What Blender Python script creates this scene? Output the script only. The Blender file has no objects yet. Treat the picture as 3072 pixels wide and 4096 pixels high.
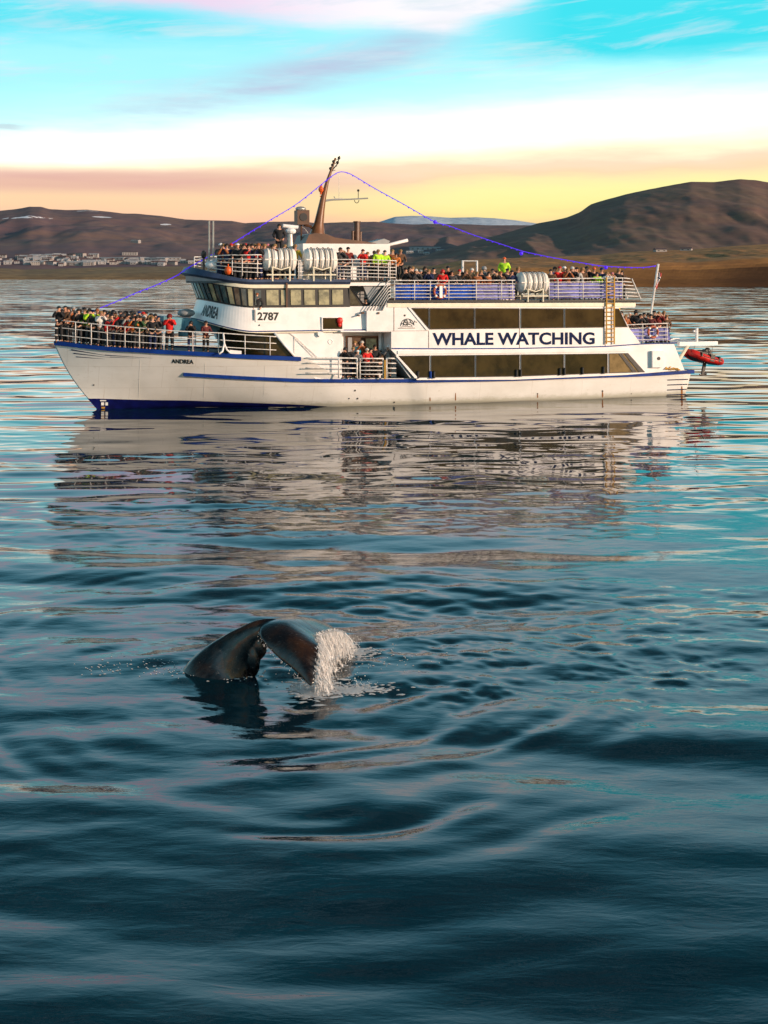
import bpy, bmesh, math, random
import numpy as np
from mathutils import Vector, Matrix, noise
random.seed(7)
rng = np.random.default_rng(11)
S = bpy.context.scene
COL = S.collection

# ------------------------------------------------------------------ camera
F = 5200.0; HY = 1100.0; CX = 1536.0; CH = 7.0      # focal length, horizon row, centre column (photo pixels), eye height in metres
cam = bpy.data.objects.new('camera', bpy.data.cameras.new('camera'))
COL.objects.link(cam); S.camera = cam
cam.location = (0, 0, CH); cam.rotation_euler = (math.pi/2, 0, 0)
cam.data.sensor_fit = 'VERTICAL'; cam.data.sensor_height = 36
cam.data.lens = 36*F/4096
cam.data.shift_y = -(2048-HY)/4096
cam.data.clip_start = 0.5; cam.data.clip_end = 60000

# ------------------------------------------------------------------ light
SUN_DIR = Vector((0.88, -0.47, 0.19)).normalized()  # towards the sun: behind the viewer's right shoulder, low
sun = bpy.data.objects.new('sun', bpy.data.lights.new('sun', 'SUN'))
COL.objects.link(sun)
sun.data.energy = 5.0; sun.data.angle = math.radians(0.7); sun.data.color = (1.0, 0.71, 0.51)
sun.rotation_euler = (-SUN_DIR).to_track_quat('-Z', 'Y').to_euler()
S.view_settings.view_transform = 'Standard'; S.view_settings.look = 'None'
S.view_settings.exposure = 0.0; S.view_settings.gamma = 1
S.render.resolution_x = 768; S.render.resolution_y = 1024

class NT:
    """small helper for building node trees"""
    def __init__(s, nt): s.nt = nt
    def n(s, t, **k):
        d = s.nt.nodes.new(t)
        for a, b in k.items(): setattr(d, a, b)
        return d
    def put(s, sock, v):
        if isinstance(v, bpy.types.NodeSocket): s.nt.links.new(v, sock)
        else: sock.default_value = v
    def m(s, op, a, b=0.0, c=0.0, clamp=False):
        d = s.n('ShaderNodeMath', operation=op, use_clamp=clamp)
        s.put(d.inputs[0], a); s.put(d.inputs[1], b); s.put(d.inputs[2], c)
        return d.outputs[0]
    def mix(s, f, a, b, bt='MIX'):
        d = s.n('ShaderNodeMix', data_type='RGBA', blend_type=bt)
        s.put(d.inputs[0], f)
        for i, v in ((6, a), (7, b)):
            if isinstance(v, tuple) and len(v) == 3: v = (*v, 1)
            s.put(d.inputs[i], v)
        return d.outputs[2]
    def ss(s, x, lo, hi):                            # smooth step
        d = s.n('ShaderNodeMapRange', interpolation_type='SMOOTHSTEP')
        s.put(d.inputs[0], x); s.put(d.inputs[1], lo); s.put(d.inputs[2], hi)
        return d.outputs[0]
    def noise(s, vec, scale, detail=4, rough=.5, dist=0.0):
        d = s.n('ShaderNodeTexNoise'); s.put(d.inputs['Vector'], vec)
        d.inputs['Scale'].default_value = scale; d.inputs['Detail'].default_value = detail
        d.inputs['Roughness'].default_value = rough; d.inputs['Distortion'].default_value = dist
        return d.outputs[0]
    def ramp(s, f, stops, interp='EASE'):
        d = s.n('ShaderNodeValToRGB'); r = d.color_ramp; r.interpolation = interp
        while len(r.elements) < len(stops): r.elements.new(0.5)
        for e, (p, c) in zip(r.elements, stops): e.position = p; e.color = (*c, 1)
        s.put(d.inputs[0], f); return d.outputs[0]
    def vec(s, x, y, z):
        d = s.n('ShaderNodeCombineXYZ'); s.put(d.inputs[0], x); s.put(d.inputs[1], y); s.put(d.inputs[2], z)
        return d.outputs[0]
    def scale(s, v, sc):
        d = s.n('ShaderNodeVectorMath', operation='MULTIPLY'); s.put(d.inputs[0], v); d.inputs[1].default_value = sc
        return d.outputs[0]

# ------------------------------------------------------------------ sky
W = bpy.data.worlds.new('World'); S.world = W; W.use_nodes = True
W.node_tree.nodes.clear(); T = NT(W.node_tree)
tc = T.n('ShaderNodeTexCoord'); sp = T.n('ShaderNodeSeparateXYZ'); T.put(sp.inputs[0], tc.outputs['Generated'])
DX, DY, DZ = sp.outputs
az = T.m('MULTIPLY', T.m('ARCTAN2', DX, DY), 57.2958)       # degrees, 0 = north (+Y), east positive
el = T.m('MULTIPLY', T.m('ARCSINE', DZ), 57.2958)           # degrees above the horizon
nish = T.n('ShaderNodeTexSky', sky_type='NISHITA'); nish.sun_disc = False
nish.sun_elevation = math.asin(SUN_DIR.z); nish.sun_rotation = math.atan2(SUN_DIR.x, SUN_DIR.y)
cv = T.vec(T.m('MULTIPLY', az, .09), T.m('MULTIPLY', el, .5), 0.0)
warp = T.m('SUBTRACT', T.noise(cv, 0.9, 3, .55), .5)
warp2 = T.m('SUBTRACT', T.noise(T.vec(T.m('MULTIPLY', az, .2), T.m('MULTIPLY', el, 1.3), 3.1), 1.2, 5, .6), .5)
elw = T.m('ADD', T.m('ADD', el, T.m('MULTIPLY', warp, 1.6)), T.m('MULTIPLY', warp2, .7))
# the white band rises to the right, so tilt the height coordinate with azimuth
tilt = T.m('MULTIPLY', T.m('SINE', T.m('MULTIPLY', az, .0174533*1.0)), 3.2)
els = T.m('SUBTRACT', elw, T.m('MULTIPLY', tilt, T.ss(el, 2.5, 6.5)))
D = 1/90.
base = T.ramp(T.m('MULTIPLY', els, D), [
    (0.0,   (1.0, .60, .30)),
    (2.1*D, (1.05, .66, .36)),
    (2.9*D, (1.12, 1.0, .38)),
    (3.7*D, (1.15, 1.06, .46)),
    (4.4*D, (1.08, .72, .52)),
    (5.1*D, (1.45, 1.25, .86)),
    (5.9*D, (1.65, 1.58, 1.44)),
    (6.7*D, (1.25, 1.50, 1.45)),
    (7.6*D, (.66, 1.22, 1.24)),
    (9.0*D, (.46, 1.06, 1.14)),
    (10.6*D, (.40, 1.02, 1.14)),
    (13.*D, (.56, 1.12, 1.32)),
    (19.*D, (.46, 1.02, 1.28)),
    (24.*D, (.18, .66, .90)),
    (30.*D, (.022, .25, .36)),
    (38.*D, (.008, .075, .12)),
    (90.*D, (.006, .04, .075))], 'LINEAR')
cyl = T.m('MULTIPLY', T.ss(T.m('MULTIPLY', az, -1.0), 1.0, 12.0), T.m('MULTIPLY', T.m('MULTIPLY', T.ss(elw, 9.4, 10.6), .8), T.m('SUBTRACT', 1.0, T.ss(elw, 11.2, 13.0))))
cyr = T.m('MULTIPLY', T.ss(az, 1.5, 9.0), T.m('MULTIPLY', T.ss(T.m('SUBTRACT', elw, T.m('MULTIPLY', az, .02)), 8.4, 9.9), T.m('SUBTRACT', 1.0, T.ss(elw, 11.6, 13.6))))
base = T.mix(T.m('MINIMUM', T.m('ADD', cyl, cyr), .94), base, (.015, .84, .97))
warm = T.m('MULTIPLY', T.m('SUBTRACT', 1.0, T.ss(el, 3.6, 4.6)), T.ss(T.m('MULTIPLY', az, -1.0), -5.0, 7.0))
base = T.mix(T.m('MULTIPLY', warm, .65), base, (1.10, .58, .46))
# mauve streaks in the warm band, left of centre
st = T.noise(T.vec(T.m('MULTIPLY', az, .10), T.m('MULTIPLY', el, 1.6), 7.7), 1.0, 4, .5)
mau = T.m('MULTIPLY', T.m('MULTIPLY', T.ss(el, 3.3, 3.9), T.m('SUBTRACT', 1.0, T.ss(el, 4.2, 4.8))), T.ss(T.m('MULTIPLY', az, -1.0), -4.0, 12.0))
c1 = T.mix(T.m('MULTIPLY', mau, T.m('ADD', .18, T.m('MULTIPLY', st, .9))), base, (.78, .40, .38))
# pale high cloud: pink-white veil whose lower edge dips in the middle (a V), breaking up with noise
dl = T.m('SUBTRACT', az, 2.6)
edge = T.m('ADD', 10.2, T.m('ADD', T.m('MULTIPLY', T.m('MAXIMUM', dl, 0.0), .36), T.m('MULTIPLY', T.m('MAXIMUM', T.m('MULTIPLY', dl, -1.0), 0.0), .075)))
edge = T.m('ADD', edge, T.m('MULTIPLY', warp, 1.3))
edge = T.m('ADD', edge, T.m('MULTIPLY', warp2, 1.1))
veil = T.ss(T.m('SUBTRACT', el, edge), -.25, .9)
veil = T.m('MULTIPLY', veil, T.m('SUBTRACT', 1.0, T.ss(T.m('ADD', el, T.m('MULTIPLY', warp2, 6.0)), 12.5, 17.0)))
vc = T.mix(T.ss(az, -9.0, 1.0), (1.0, .74, .95), (1.15, 1.08, 1.12))
c2 = T.mix(T.m('MULTIPLY', veil, .96), c1, vc)
# lavender wisps below the veil, left half, falling to the left
wv = T.m('SUBTRACT', el, T.m('ADD', 9.6, T.m('MULTIPLY', az, .24)))
wi = T.m('MULTIPLY', T.ss(wv, -1.3, -.1), T.m('SUBTRACT', 1.0, T.ss(wv, .0, 1.5)))
wi = T.m('MULTIPLY', wi, T.m('MULTIPLY', T.m('SUBTRACT', 1.0, T.ss(az, .5, 5.0)), T.ss(az, -17.0, -7.0)))
c3 = T.mix(T.m('MULTIPLY', wi, T.m('ADD', .72, T.m('MULTIPLY', warp2, 1.6)), clamp=True), c2, (.56, .66, .86))
# thin grey dash low in the west and soft lilac patches
dz_ = T.m('SUBTRACT', el, T.m('ADD', 6.25, T.m('MULTIPLY', warp2, .6)))
ds_ = T.m('MULTIPLY', T.m('SUBTRACT', 1.0, T.ss(T.m('ABSOLUTE', dz_), .02, .16)), T.m('MULTIPLY', T.ss(az, -24., -18.), T.m('SUBTRACT', 1.0, T.ss(az, -16.2, -14.6))))
c3 = T.mix(T.m('MULTIPLY', ds_, .6), c3, (.50, .55, .66))
lp = T.noise(T.vec(T.m('MULTIPLY', az, .16), T.m('MULTIPLY', T.m('SUBTRACT', el, T.m('MULTIPLY', az, .12)), 1.1), 5.5), 1.1, 6, .62, .6)
c3 = T.mix(T.m('MULTIPLY', T.m('MULTIPLY', T.ss(lp, .50, .72), T.ss(el, 6.8, 8.2)), .55), c3, (.72, .86, .98))
# faint streaks everywhere
fs = T.noise(T.vec(T.m('MULTIPLY', az, .07), T.m('MULTIPLY', T.m('SUBTRACT', el, T.m('MULTIPLY', az, .06)), .7), 1.3), 1.5, 6, .6)
c4 = T.mix(T.m('MULTIPLY', T.ss(fs, .52, .75), T.m('MULTIPLY', T.ss(el, 6.0, 9.0), T.m('SUBTRACT', .55, T.m('MULTIPLY', T.ss(el, 12., 22.), .35)))), c3, (.86, .97, .98))
nsc = T.mix(1.0, nish.outputs[0], (.10, .10, .10), 'MULTIPLY')
fin = T.mix(.12, c4, nsc)
bg = T.n('ShaderNodeBackground'); T.put(bg.inputs[0], fin); bg.inputs[1].default_value = 1.0
wo = T.n('ShaderNodeOutputWorld'); T.nt.links.new(bg.outputs[0], wo.inputs[0])

# ------------------------------------------------------------------ materials
def mat(name, col, rough=.5, metal=0.0, var=.12, vscale=3.0, bump=0.0, bscale=40.0, spec=.5, emit=None, coat=0.0):
    m = bpy.data.materials.new(name); m.use_nodes = True
    nt = m.node_tree; t = NT(nt); p = nt.nodes['Principled BSDF']
    p.inputs['Roughness'].default_value = rough; p.inputs['Metallic'].default_value = metal
    p.inputs['Specular IOR Level'].default_value = spec
    if coat: p.inputs['Coat Weight'].default_value = coat
    oc = t.n('ShaderNodeTexCoord').outputs['Object']
    nz = t.noise(oc, vscale, 5, .6)
    c = t.mix(t.m('MULTIPLY', t.ss(nz, .35, .7), 1.0), tuple(x*(1+var*.4) for x in col), tuple(x*(1-var) for x in col))
    t.put(p.inputs['Base Color'], c)
    if bump:
        b = t.n('ShaderNodeBump'); b.inputs['Strength'].default_value = bump; b.inputs['Distance'].default_value = .02
        t.put(b.inputs['Height'], t.noise(oc, bscale, 4, .6)); t.put(p.inputs['Normal'], b.outputs[0])
    return m
def hull_paint(name, zfun=True):
    m = bpy.data.materials.new(name); m.use_nodes = True
    nt = m.node_tree; t = NT(nt); p = nt.nodes['Principled BSDF']
    oc = t.n('ShaderNodeTexCoord').outputs['Object']
    s = t.n('ShaderNodeSeparateXYZ'); t.put(s.inputs[0], oc)
    # vertical streaks of weathering and rust below the fittings
    str_ = t.noise(t.scale(oc, (3.2, .2, .16)), 1.6, 6, .7)
    cl = t.noise(t.scale(oc, (.35, .3, .6)), 1.2, 4, .6)
    c = t.mix(t.ss(cl, .3, .7), (.80, .78, .75), (.70, .68, .64))
    c = t.mix(t.m('MULTIPLY', t.ss(str_, .58, .78), .35), c, (.48, .38, .27))
    rs = t.noise(t.scale(oc, (5.0, .2, .35)), 1.1, 5, .75)
    low = t.m('SUBTRACT', 1.0, t.ss(s.outputs[2], .1, 1.3))
    c = t.mix(t.m('MULTIPLY', t.ss(rs, .66, .76), t.m('MULTIPLY', low, .8)), c, (.30, .13, .04))
    br = t.n('ShaderNodeTexBrick'); t.put(br.inputs[0], t.vec(s.outputs[0], s.outputs[2], 0.0)); br.inputs['Scale'].default_value = 1.0
    br.inputs['Brick Width'].default_value = 3.1; br.inputs['Row Height'].default_value = 1.15; br.inputs['Mortar Size'].default_value = .014; br.inputs['Mortar Smooth'].default_value = .6
    c = t.mix(t.m('MULTIPLY', br.outputs['Fac'], .35), c, (.42, .36, .30))
    sc_ = t.noise(t.scale(oc, (1.1, 1.1, 2.6)), 2.6, 6, .7)
    c = t.mix(t.m('MULTIPLY', t.ss(sc_, .60, .72), .45), c, (.52, .46, .38))
    wl = t.m('SUBTRACT', 1.0, t.ss(t.m('ADD', s.outputs[2], t.m('MULTIPLY', t.m('SUBTRACT', sc_, .5), .5)), .10, .42))
    c = t.mix(t.m('MULTIPLY', wl, .55), c, (.34, .33, .22))
    t.put(p.inputs['Base Color'], c); p.inputs['Roughness'].default_value = .32
    b = t.n('ShaderNodeBump'); b.inputs['Strength'].default_value = .25; b.inputs['Distance'].default_value = .03
    t.put(b.inputs['Height'], t.noise(t.scale(oc, (1, 1, .8)), 1.5, 3, .5)); t.put(p.inputs['Normal'], b.outputs[0])
    return m
M = {}
M['hull'] = hull_paint('hull_paint')
M['white'] = mat('white_paint', (.84, .82, .82), .35, var=.10, vscale=1.2, bump=.05, bscale=3)
M['rail'] = mat('rail_paint', (.72, .69, .66), .4, var=.25, vscale=6)
M['cream'] = mat('cream_band', (.82, .76, .60), .4, var=.1)
M['blue'] = mat('blue_paint', (.004, .035, .22), .5, var=.3, vscale=2, spec=.15)
M['bootblue'] = mat('antifouling_blue', (.003, .006, .09), .6, var=.4, vscale=2, spec=.15)
M['visor'] = mat('grey_blue_paint', (.040, .062, .125), .45, var=.25, spec=.3)
M['canvas'] = mat('blue_canvas', (.012, .07, .42), .8, var=.5, vscale=1.5, spec=.2)
M['lav'] = mat('lavender_canvas', (.20, .21, .50), .8, var=.5, vscale=1.5, spec=.2)
M['dark'] = mat('black_trim', (.012, .011, .011), .5, var=.3)
M['glass'] = mat('tinted_glass', (.036, .024, .008), .05, var=.7, vscale=.8, spec=.38, bump=.35, bscale=1.1)
M['glass2'] = mat('amber_glass', (.22, .15, .07), .1, var=.35, vscale=2.6, spec=.4)
M['pane'] = mat('sky_reflection_pane', (.34, .30, .17), .08, var=.55, vscale=2.2, spec=.6)  # beige reflection of the warm sky is put into the base colour
M['panedark'] = mat('dark_pane', (.06, .06, .045), .07, var=.8, vscale=2.5, spec=.8)
M['deck'] = mat('deck_paint', (.07, .09, .10), .7, var=.3, bump=.3)
M['decklight'] = mat('deck_light', (.12, .30, .38), .6, var=.3)
M['brown'] = mat('brown_paint', (.10, .040, .018), .45, var=.3, vscale=2)
M['mast'] = mat('mast_paint', (.17, .062, .018), .4, var=.3, vscale=2)
M['wood'] = mat('varnished_wood', (.20, .07, .025), .4, var=.4, vscale=4)
M['interior'] = mat('cabin_interior', (.11, .055, .025), .7, var=.5, vscale=2)
M['raft'] = mat('raft_shell', (.78, .76, .72), .3, var=.12, vscale=5)
M['strap'] = mat('strap', (.10, .06, .03), .6)
M['orange'] = mat('orange_plastic', (.75, .12, .02), .4)
M['ringred'] = mat('weathered_red', (.40, .085, .035), .5, var=.5)
M['red'] = mat('red_rubber', (.55, .015, .01), .45, var=.4)
M['black'] = mat('black_rubber', (.01, .01, .012), .5)
M['metal'] = mat('galvanised', (.45, .43, .40), .4, .6, var=.3)
M['gold'] = mat('brass_and_ladder_light', (.60, .33, .06), .4, .2)  # brass of the gate post; on the ladder it paints orange sunlight
M['navy'] = mat('navy_lettering', (.002, .012, .060), .6, var=.1, spec=.1)
M['ink'] = mat('black_lettering', (.012, .012, .014), .4)
M['plate'] = mat('number_plate_white', (.86, .85, .84), .4, var=.04)
M['skin'] = mat('skin', (.55, .30, .20), .5, var=.15)
M['grey'] = mat('grey_paint', (.28, .29, .30), .5)

# ------------------------------------------------------------------ object helpers
def link(name, me, m=None, parent=None, kind=None):
    o = bpy.data.objects.new(name, me); COL.objects.link(o)
    if m is not None:
        for x in (m if isinstance(m, (list, tuple)) else [m]): me.materials.append(x)
    if parent is not None: o.parent = parent
    if kind: o['kind'] = kind
    return o
def tag(o, label=None, cat=None, group=None, kind=None):
    if label: o['label'] = label
    if cat: o['category'] = cat
    if group: o['group'] = group
    if kind: o['kind'] = kind
    return o
def empty(name, loc=(0, 0, 0), rz=0.0, parent=None):
    o = bpy.data.objects.new(name, None); COL.objects.link(o); o.location = loc; o.rotation_euler = (0, 0, rz)
    o.empty_display_size = .2
    if parent: o.parent = parent
    return o
class MB:
    """collects shapes for one mesh"""
    def __init__(s): s.v = []; s.f = []; s.mi = []; s.cur = 0; s.smooth = False
    def add(s, vs, fs):
        b = len(s.v); s.v += [tuple(v) for v in vs]
        for f in fs: s.f.append(tuple(b+i for i in f)); s.mi.append(s.cur)
    def box(s, lo, hi):
        x0, y0, z0 = lo; x1, y1, z1 = hi
        s.add([(x0,y0,z0),(x1,y0,z0),(x1,y1,z0),(x0,y1,z0),(x0,y0,z1),(x1,y0,z1),(x1,y1,z1),(x0,y1,z1)],
              [(0,3,2,1),(4,5,6,7),(0,1,5,4),(1,2,6,5),(2,3,7,6),(3,0,4,7)])
    def tube(s, pts, r, n=7, caps=True):
        pts = [Vector(p) for p in pts]; k = len(pts)
        rs = r if isinstance(r, (list, tuple)) else [r]*k
        rings = []
        for i, p in enumerate(pts):
            d = (pts[min(i+1, k-1)]-pts[max(i-1, 0)]).normalized()
            a = d.orthogonal().normalized() if i == 0 else (a0 - d*a0.dot(d)).normalized()
            a0 = a; b = d.cross(a)
            rings.append([p+(a*math.cos(t)+b*math.sin(t))*rs[i] for t in [2*math.pi*j/n for j in range(n)]])
        vs = [v for r_ in rings for v in r_]
        fs = [(i*n+j, i*n+(j+1) % n, (i+1)*n+(j+1) % n, (i+1)*n+j) for i in range(k-1) for j in range(n)]
        if caps: fs += [tuple(range(n-1, -1, -1)), tuple((k-1)*n+j for j in range(n))]
        s.add(vs, fs)
    def prism(s, poly, y0, y1):
        """polygon in the x-z plane, extruded from y0 to y1"""
        n = len(poly)
        vs = [(x, y0, z) for x, z in poly]+[(x, y1, z) for x, z in poly]
        s.add(vs, [tuple(range(n)), tuple(range(2*n-1, n-1, -1))]+[(i, i+n, (i+1) % n+n, (i+1) % n) for i in range(n)])
    def ball(s, c, r, seg=10, ring=6, sc=(1, 1, 1)):
        vs = []; fs = []
        for i in range(ring+1):
            th = math.pi*i/ring
            for j in range(seg):
                ph = 2*math.pi*j/seg
                vs.append((c[0]+r*sc[0]*math.sin(th)*math.cos(ph), c[1]+r*sc[1]*math.sin(th)*math.sin(ph), c[2]+r*sc[2]*math.cos(th)))
        for i in range(ring):
            for j in range(seg): fs.append((i*seg+j, (i+1)*seg+j, (i+1)*seg+(j+1) % seg, i*seg+(j+1) % seg))
        s.add(vs, fs)
    def mesh(s, name, smooth=False, clean=True):
        me = bpy.data.meshes.new(name)
        if clean:
            bm = bmesh.new(); V = [bm.verts.new(v) for v in s.v]
            for f, mi in zip(s.f, s.mi):
                try: fc = bm.faces.new([V[i] for i in f]); fc.material_index = mi; fc.smooth = smooth
                except ValueError: pass
            bmesh.ops.remove_doubles(bm, verts=bm.verts, dist=1e-5)
            bmesh.ops.recalc_face_normals(bm, faces=bm.faces)
            bm.to_mesh(me); bm.free()
        else:
            me.from_pydata(s.v, [], s.f)
            for p, mi in zip(me.polygons, s.mi): p.material_index = mi; p.use_smooth = smooth
        return me
    def build(s, name, m=None, parent=None, smooth=False, kind=None):
        return link(name, s.mesh(name, smooth), m, parent, kind)
def catmull(pts, n):
    """smooth curve through points, n samples"""
    P = np.array(pts, float); k = len(P); out = []
    for t in np.linspace(0, k-1, n):
        i = min(int(t), k-2); u = t-i
        p0 = P[max(i-1, 0)]; p1 = P[i]; p2 = P[i+1]; p3 = P[min(i+2, k-1)]
        out.append(.5*((2*p1)+(-p0+p2)*u+(2*p0-5*p1+4*p2-p3)*u*u+(-p0+3*p1-3*p2+p3)*u**3))
    return np.array(out)
def interp(x, pts):
    return float(np.interp(x, [p[0] for p in pts], [p[1] for p in pts]))
def at(px, py, Y):
    """world point seen at (px, py) of the photo at depth Y"""
    return Vector(((px-CX)/F*Y, Y, CH+(HY-py)/F*Y))
# ------------------------------------------------------------------ sea
WC = (-1.9, 22.4)                                    # where the whale breaks the surface
def waves(lams, slopes, dirs, x, y, seed):
    r = np.random.default_rng(seed); h = np.zeros_like(x)
    for l, s, d in zip(lams, slopes, dirs):
        k = 2*math.pi/l; ph = r.uniform(0, 6.28)
        a = k*(x*math.sin(d)+y*math.cos(d))+ph
        # drop waves that would be finer than the mesh rows (rows spread with distance)
        lod = np.clip(l*9100/np.maximum(y, 9)**2/2.2-.6, 0, 1)
        h += lod*s/k*(np.sin(a)+.18*np.cos(2*a))
    return h
def patch(x, y, seed, lx, ly):
    r = np.random.default_rng(seed); h = np.zeros_like(x)
    for i in range(9):
        d = r.uniform(0, 6.28); s = r.uniform(.6, 1.6)
        h += np.sin(s*(x/lx*math.sin(d)+y/ly*math.cos(d))*6.28+r.uniform(0, 6.28))
    return h/3.0
def sea_height(x, y):
    r = np.random.default_rng(5)
    dist = np.maximum(y, 1.0)
    sm = lambda v, lo, hi: (lambda t: t*t*(3-2*t))(np.clip((v-lo)/(hi-lo), 0, 1))
    calm = 1-.56*sm(dist, 30, 52)*(1-sm(dist, 76, 120))          # slack water round the boat mirrors it
    # smooth swell-lets: crests lie roughly across the view
    n = 30; lam = np.exp(r.uniform(math.log(1.1), math.log(7.0), n)); d = r.normal(.10, .30, n)
    am = np.clip(.85+.35*patch(x, y, 12, 23, 11), .35, 1.4)
    h = waves(lam, .0148*np.ones(n), d, x, y, 1)*am*calm
    # mid-distance wavelets that break reflections into long streaks
    n = 34; lam = np.exp(r.uniform(math.log(1.5), math.log(7.5), n)); d = r.normal(-.04, .26, n)
    h += waves(lam, .0110*np.ones(n), d, x, y, 6)*np.clip((dist-24)/22, 0, 1)*np.clip(.8+.4*patch(x, y, 19, 30, 14), .2, 1.4)*calm
    # short ripples, patchy, die out close to the viewer (calm slick) and far off (mesh size)
    n = 34; lam = np.exp(r.uniform(math.log(.38), math.log(1.1), n)); d = r.normal(-.05, .42, n)
    p = np.clip(.45+.45*patch(x, y, 21, 16, 9), .05, 1.2)
    near = np.clip((dist-11)/14, 0.22, 1)
    h += waves(lam, .0130*np.ones(n), d, x, y, 2)*p*near*(1-.30*sm(dist, 28, 50))*np.clip((85-dist)/30, 0.0, 1)
    # chop left by the whale: short and steep, from every direction
    n = 64; lam = np.exp(r.uniform(math.log(.22), math.log(2.0), n)); d = np.where(r.uniform(0, 1, n) < .6, r.normal(.2, .55, n), r.uniform(0, 6.28, n))
    ex = (x-1.5)/6.2; ey = (y-23.2)/2.7
    m = np.exp(-(ex*ex+ey*ey)**1.5)*np.clip(.7+.45*patch(x, y, 33, 4.1, 2.2)+.35*patch(x, y, 34, 1.7, 1.1), .08, 1.7)
    h += waves(lam, .020*np.ones(n), d, x, y, 3)*m
    # rings round the whale
    rx = x-WC[0]; ry = (y-WC[1]); rr = np.sqrt(rx*rx+ry*ry)+1e-6
    ww = patch(x, y, 44, 6, 4)
    env = np.exp(-((rr-4.5)/4.0)**2)*np.clip(rr/1.6-.4, 0, 1)*np.clip(.6+.6*patch(x, y, 45, 8, 5), .1, 1.5)
    h += env*.016*np.sin(2*math.pi*rr/1.25+ww*2.6)+env*.006*np.sin(2*math.pi*rr/.62+ww*3.2)
    # hollow at the whale
    h -= .06*np.exp(-(rr/1.3)**2)
    return h
def build_sea():
    rows = [-600, -60, 2, 6] + list(np.geomspace(9.0, 190, 1150)) + list(np.geomspace(193, 12000, 150))
    rows = np.array(rows); s = np.concatenate([[-8, -3, -1.5, -.8], np.linspace(-.42, .42, 640), [.8, 1.5, 3, 8]])
    Yg, Sg = np.meshgrid(rows, s, indexing='ij')
    X = Sg*np.maximum(Yg, 9.0); Z = sea_height(X, Yg)
    fade = np.clip((900-Yg)/700, 0, 1)*np.where(Yg < 8, 0, 1); Z = Z*fade
    nr, nc = X.shape
    global GRID; GRID = (rows, s, Z)
    co = np.stack([X, Yg, Z], -1).reshape(-1, 3).astype(np.float32)
    i = np.arange(nr-1)[:, None]*nc+np.arange(nc-1)[None, :]
    q = np.stack([i, i+1, i+1+nc, i+nc], -1).reshape(-1, 4).astype(np.int32)
    me = bpy.data.meshes.new('sea')
    me.vertices.add(len(co)); me.vertices.foreach_set('co', co.ravel())
    me.loops.add(q.size); me.loops.foreach_set('vertex_index', q.ravel())
    me.polygons.add(len(q)); me.polygons.foreach_set('loop_start', np.arange(0, q.size, 4, dtype=np.int32))
    me.polygons.foreach_set('use_smooth', np.ones(len(q), bool))
    me.update(calc_edges=True)
    m = bpy.data.materials.new('sea_water'); m.use_nodes = True
    nt = m.node_tree; t = NT(nt); p = nt.nodes['Principled BSDF']
    oc = t.n('ShaderNodeTexCoord').outputs['Object']; sx = t.n('ShaderNodeSeparateXYZ'); t.put(sx.inputs[0], oc)
    y = sx.outputs[1]
    p.inputs['IOR'].default_value = 1.40; p.inputs['Roughness'].default_value = .035
    body = t.mix(t.noise(t.scale(oc, (.08, .12, 0)), 1.0, 3), (.0020, .021, .031), (.0022, .015, .026))
    t.put(p.inputs['Base Color'], body)
    farness = t.ss(y, 85, 160)
    n1 = t.noise(t.scale(oc, (1.1, 3.2, 0)), 1.4, 4, .55, .3)         # hand-sized ripples
    b1 = t.n('ShaderNodeBump'); t.put(b1.inputs['Strength'], t.m('MULTIPLY', t.m('SUBTRACT', 1.0, t.ss(y, 26, 50)), .13)); b1.inputs['Distance'].default_value = .055
    # beyond the mesh's reach the wavelets are finer than a pixel: tilt the normal itself
    def tilt(sc, k, det):
        d = t.n('ShaderNodeTexNoise'); t.put(d.inputs['Vector'], t.scale(oc, sc)); d.inputs['Scale'].default_value = 1.0; d.inputs['Detail'].default_value = det; d.inputs['Roughness'].default_value = .6
        v = t.n('ShaderNodeVectorMath', operation='SUBTRACT'); t.put(v.inputs[0], d.outputs[1]); v.inputs[1].default_value = (.5, .5, .5)
        return t.scale(v.outputs[0], (k, k, 0))
    v1 = tilt((.10, .30, 0), .55, 5); v2 = tilt((.012, .06, 0), .20, 4)
    va = t.n('ShaderNodeVectorMath', operation='ADD'); t.put(va.inputs[0], v1); t.put(va.inputs[1], v2)
    vs_ = t.n('ShaderNodeVectorMath', operation='SCALE'); t.put(vs_.inputs[0], va.outputs[0]); t.put(vs_.inputs['Scale'], farness)
    vb = t.n('ShaderNodeVectorMath', operation='ADD'); t.put(vb.inputs[0], b1.outputs[0]); t.put(vb.inputs[1], vs_.outputs[0])
    vn = t.n('ShaderNodeVectorMath', operation='NORMALIZE'); t.put(vn.inputs[0], vb.outputs[0])
    t.put(b1.inputs['Height'], n1)
    t.put(p.inputs['Normal'], vn.outputs[0])
    return link('sea', me, m, None, 'structure')
build_sea()

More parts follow.
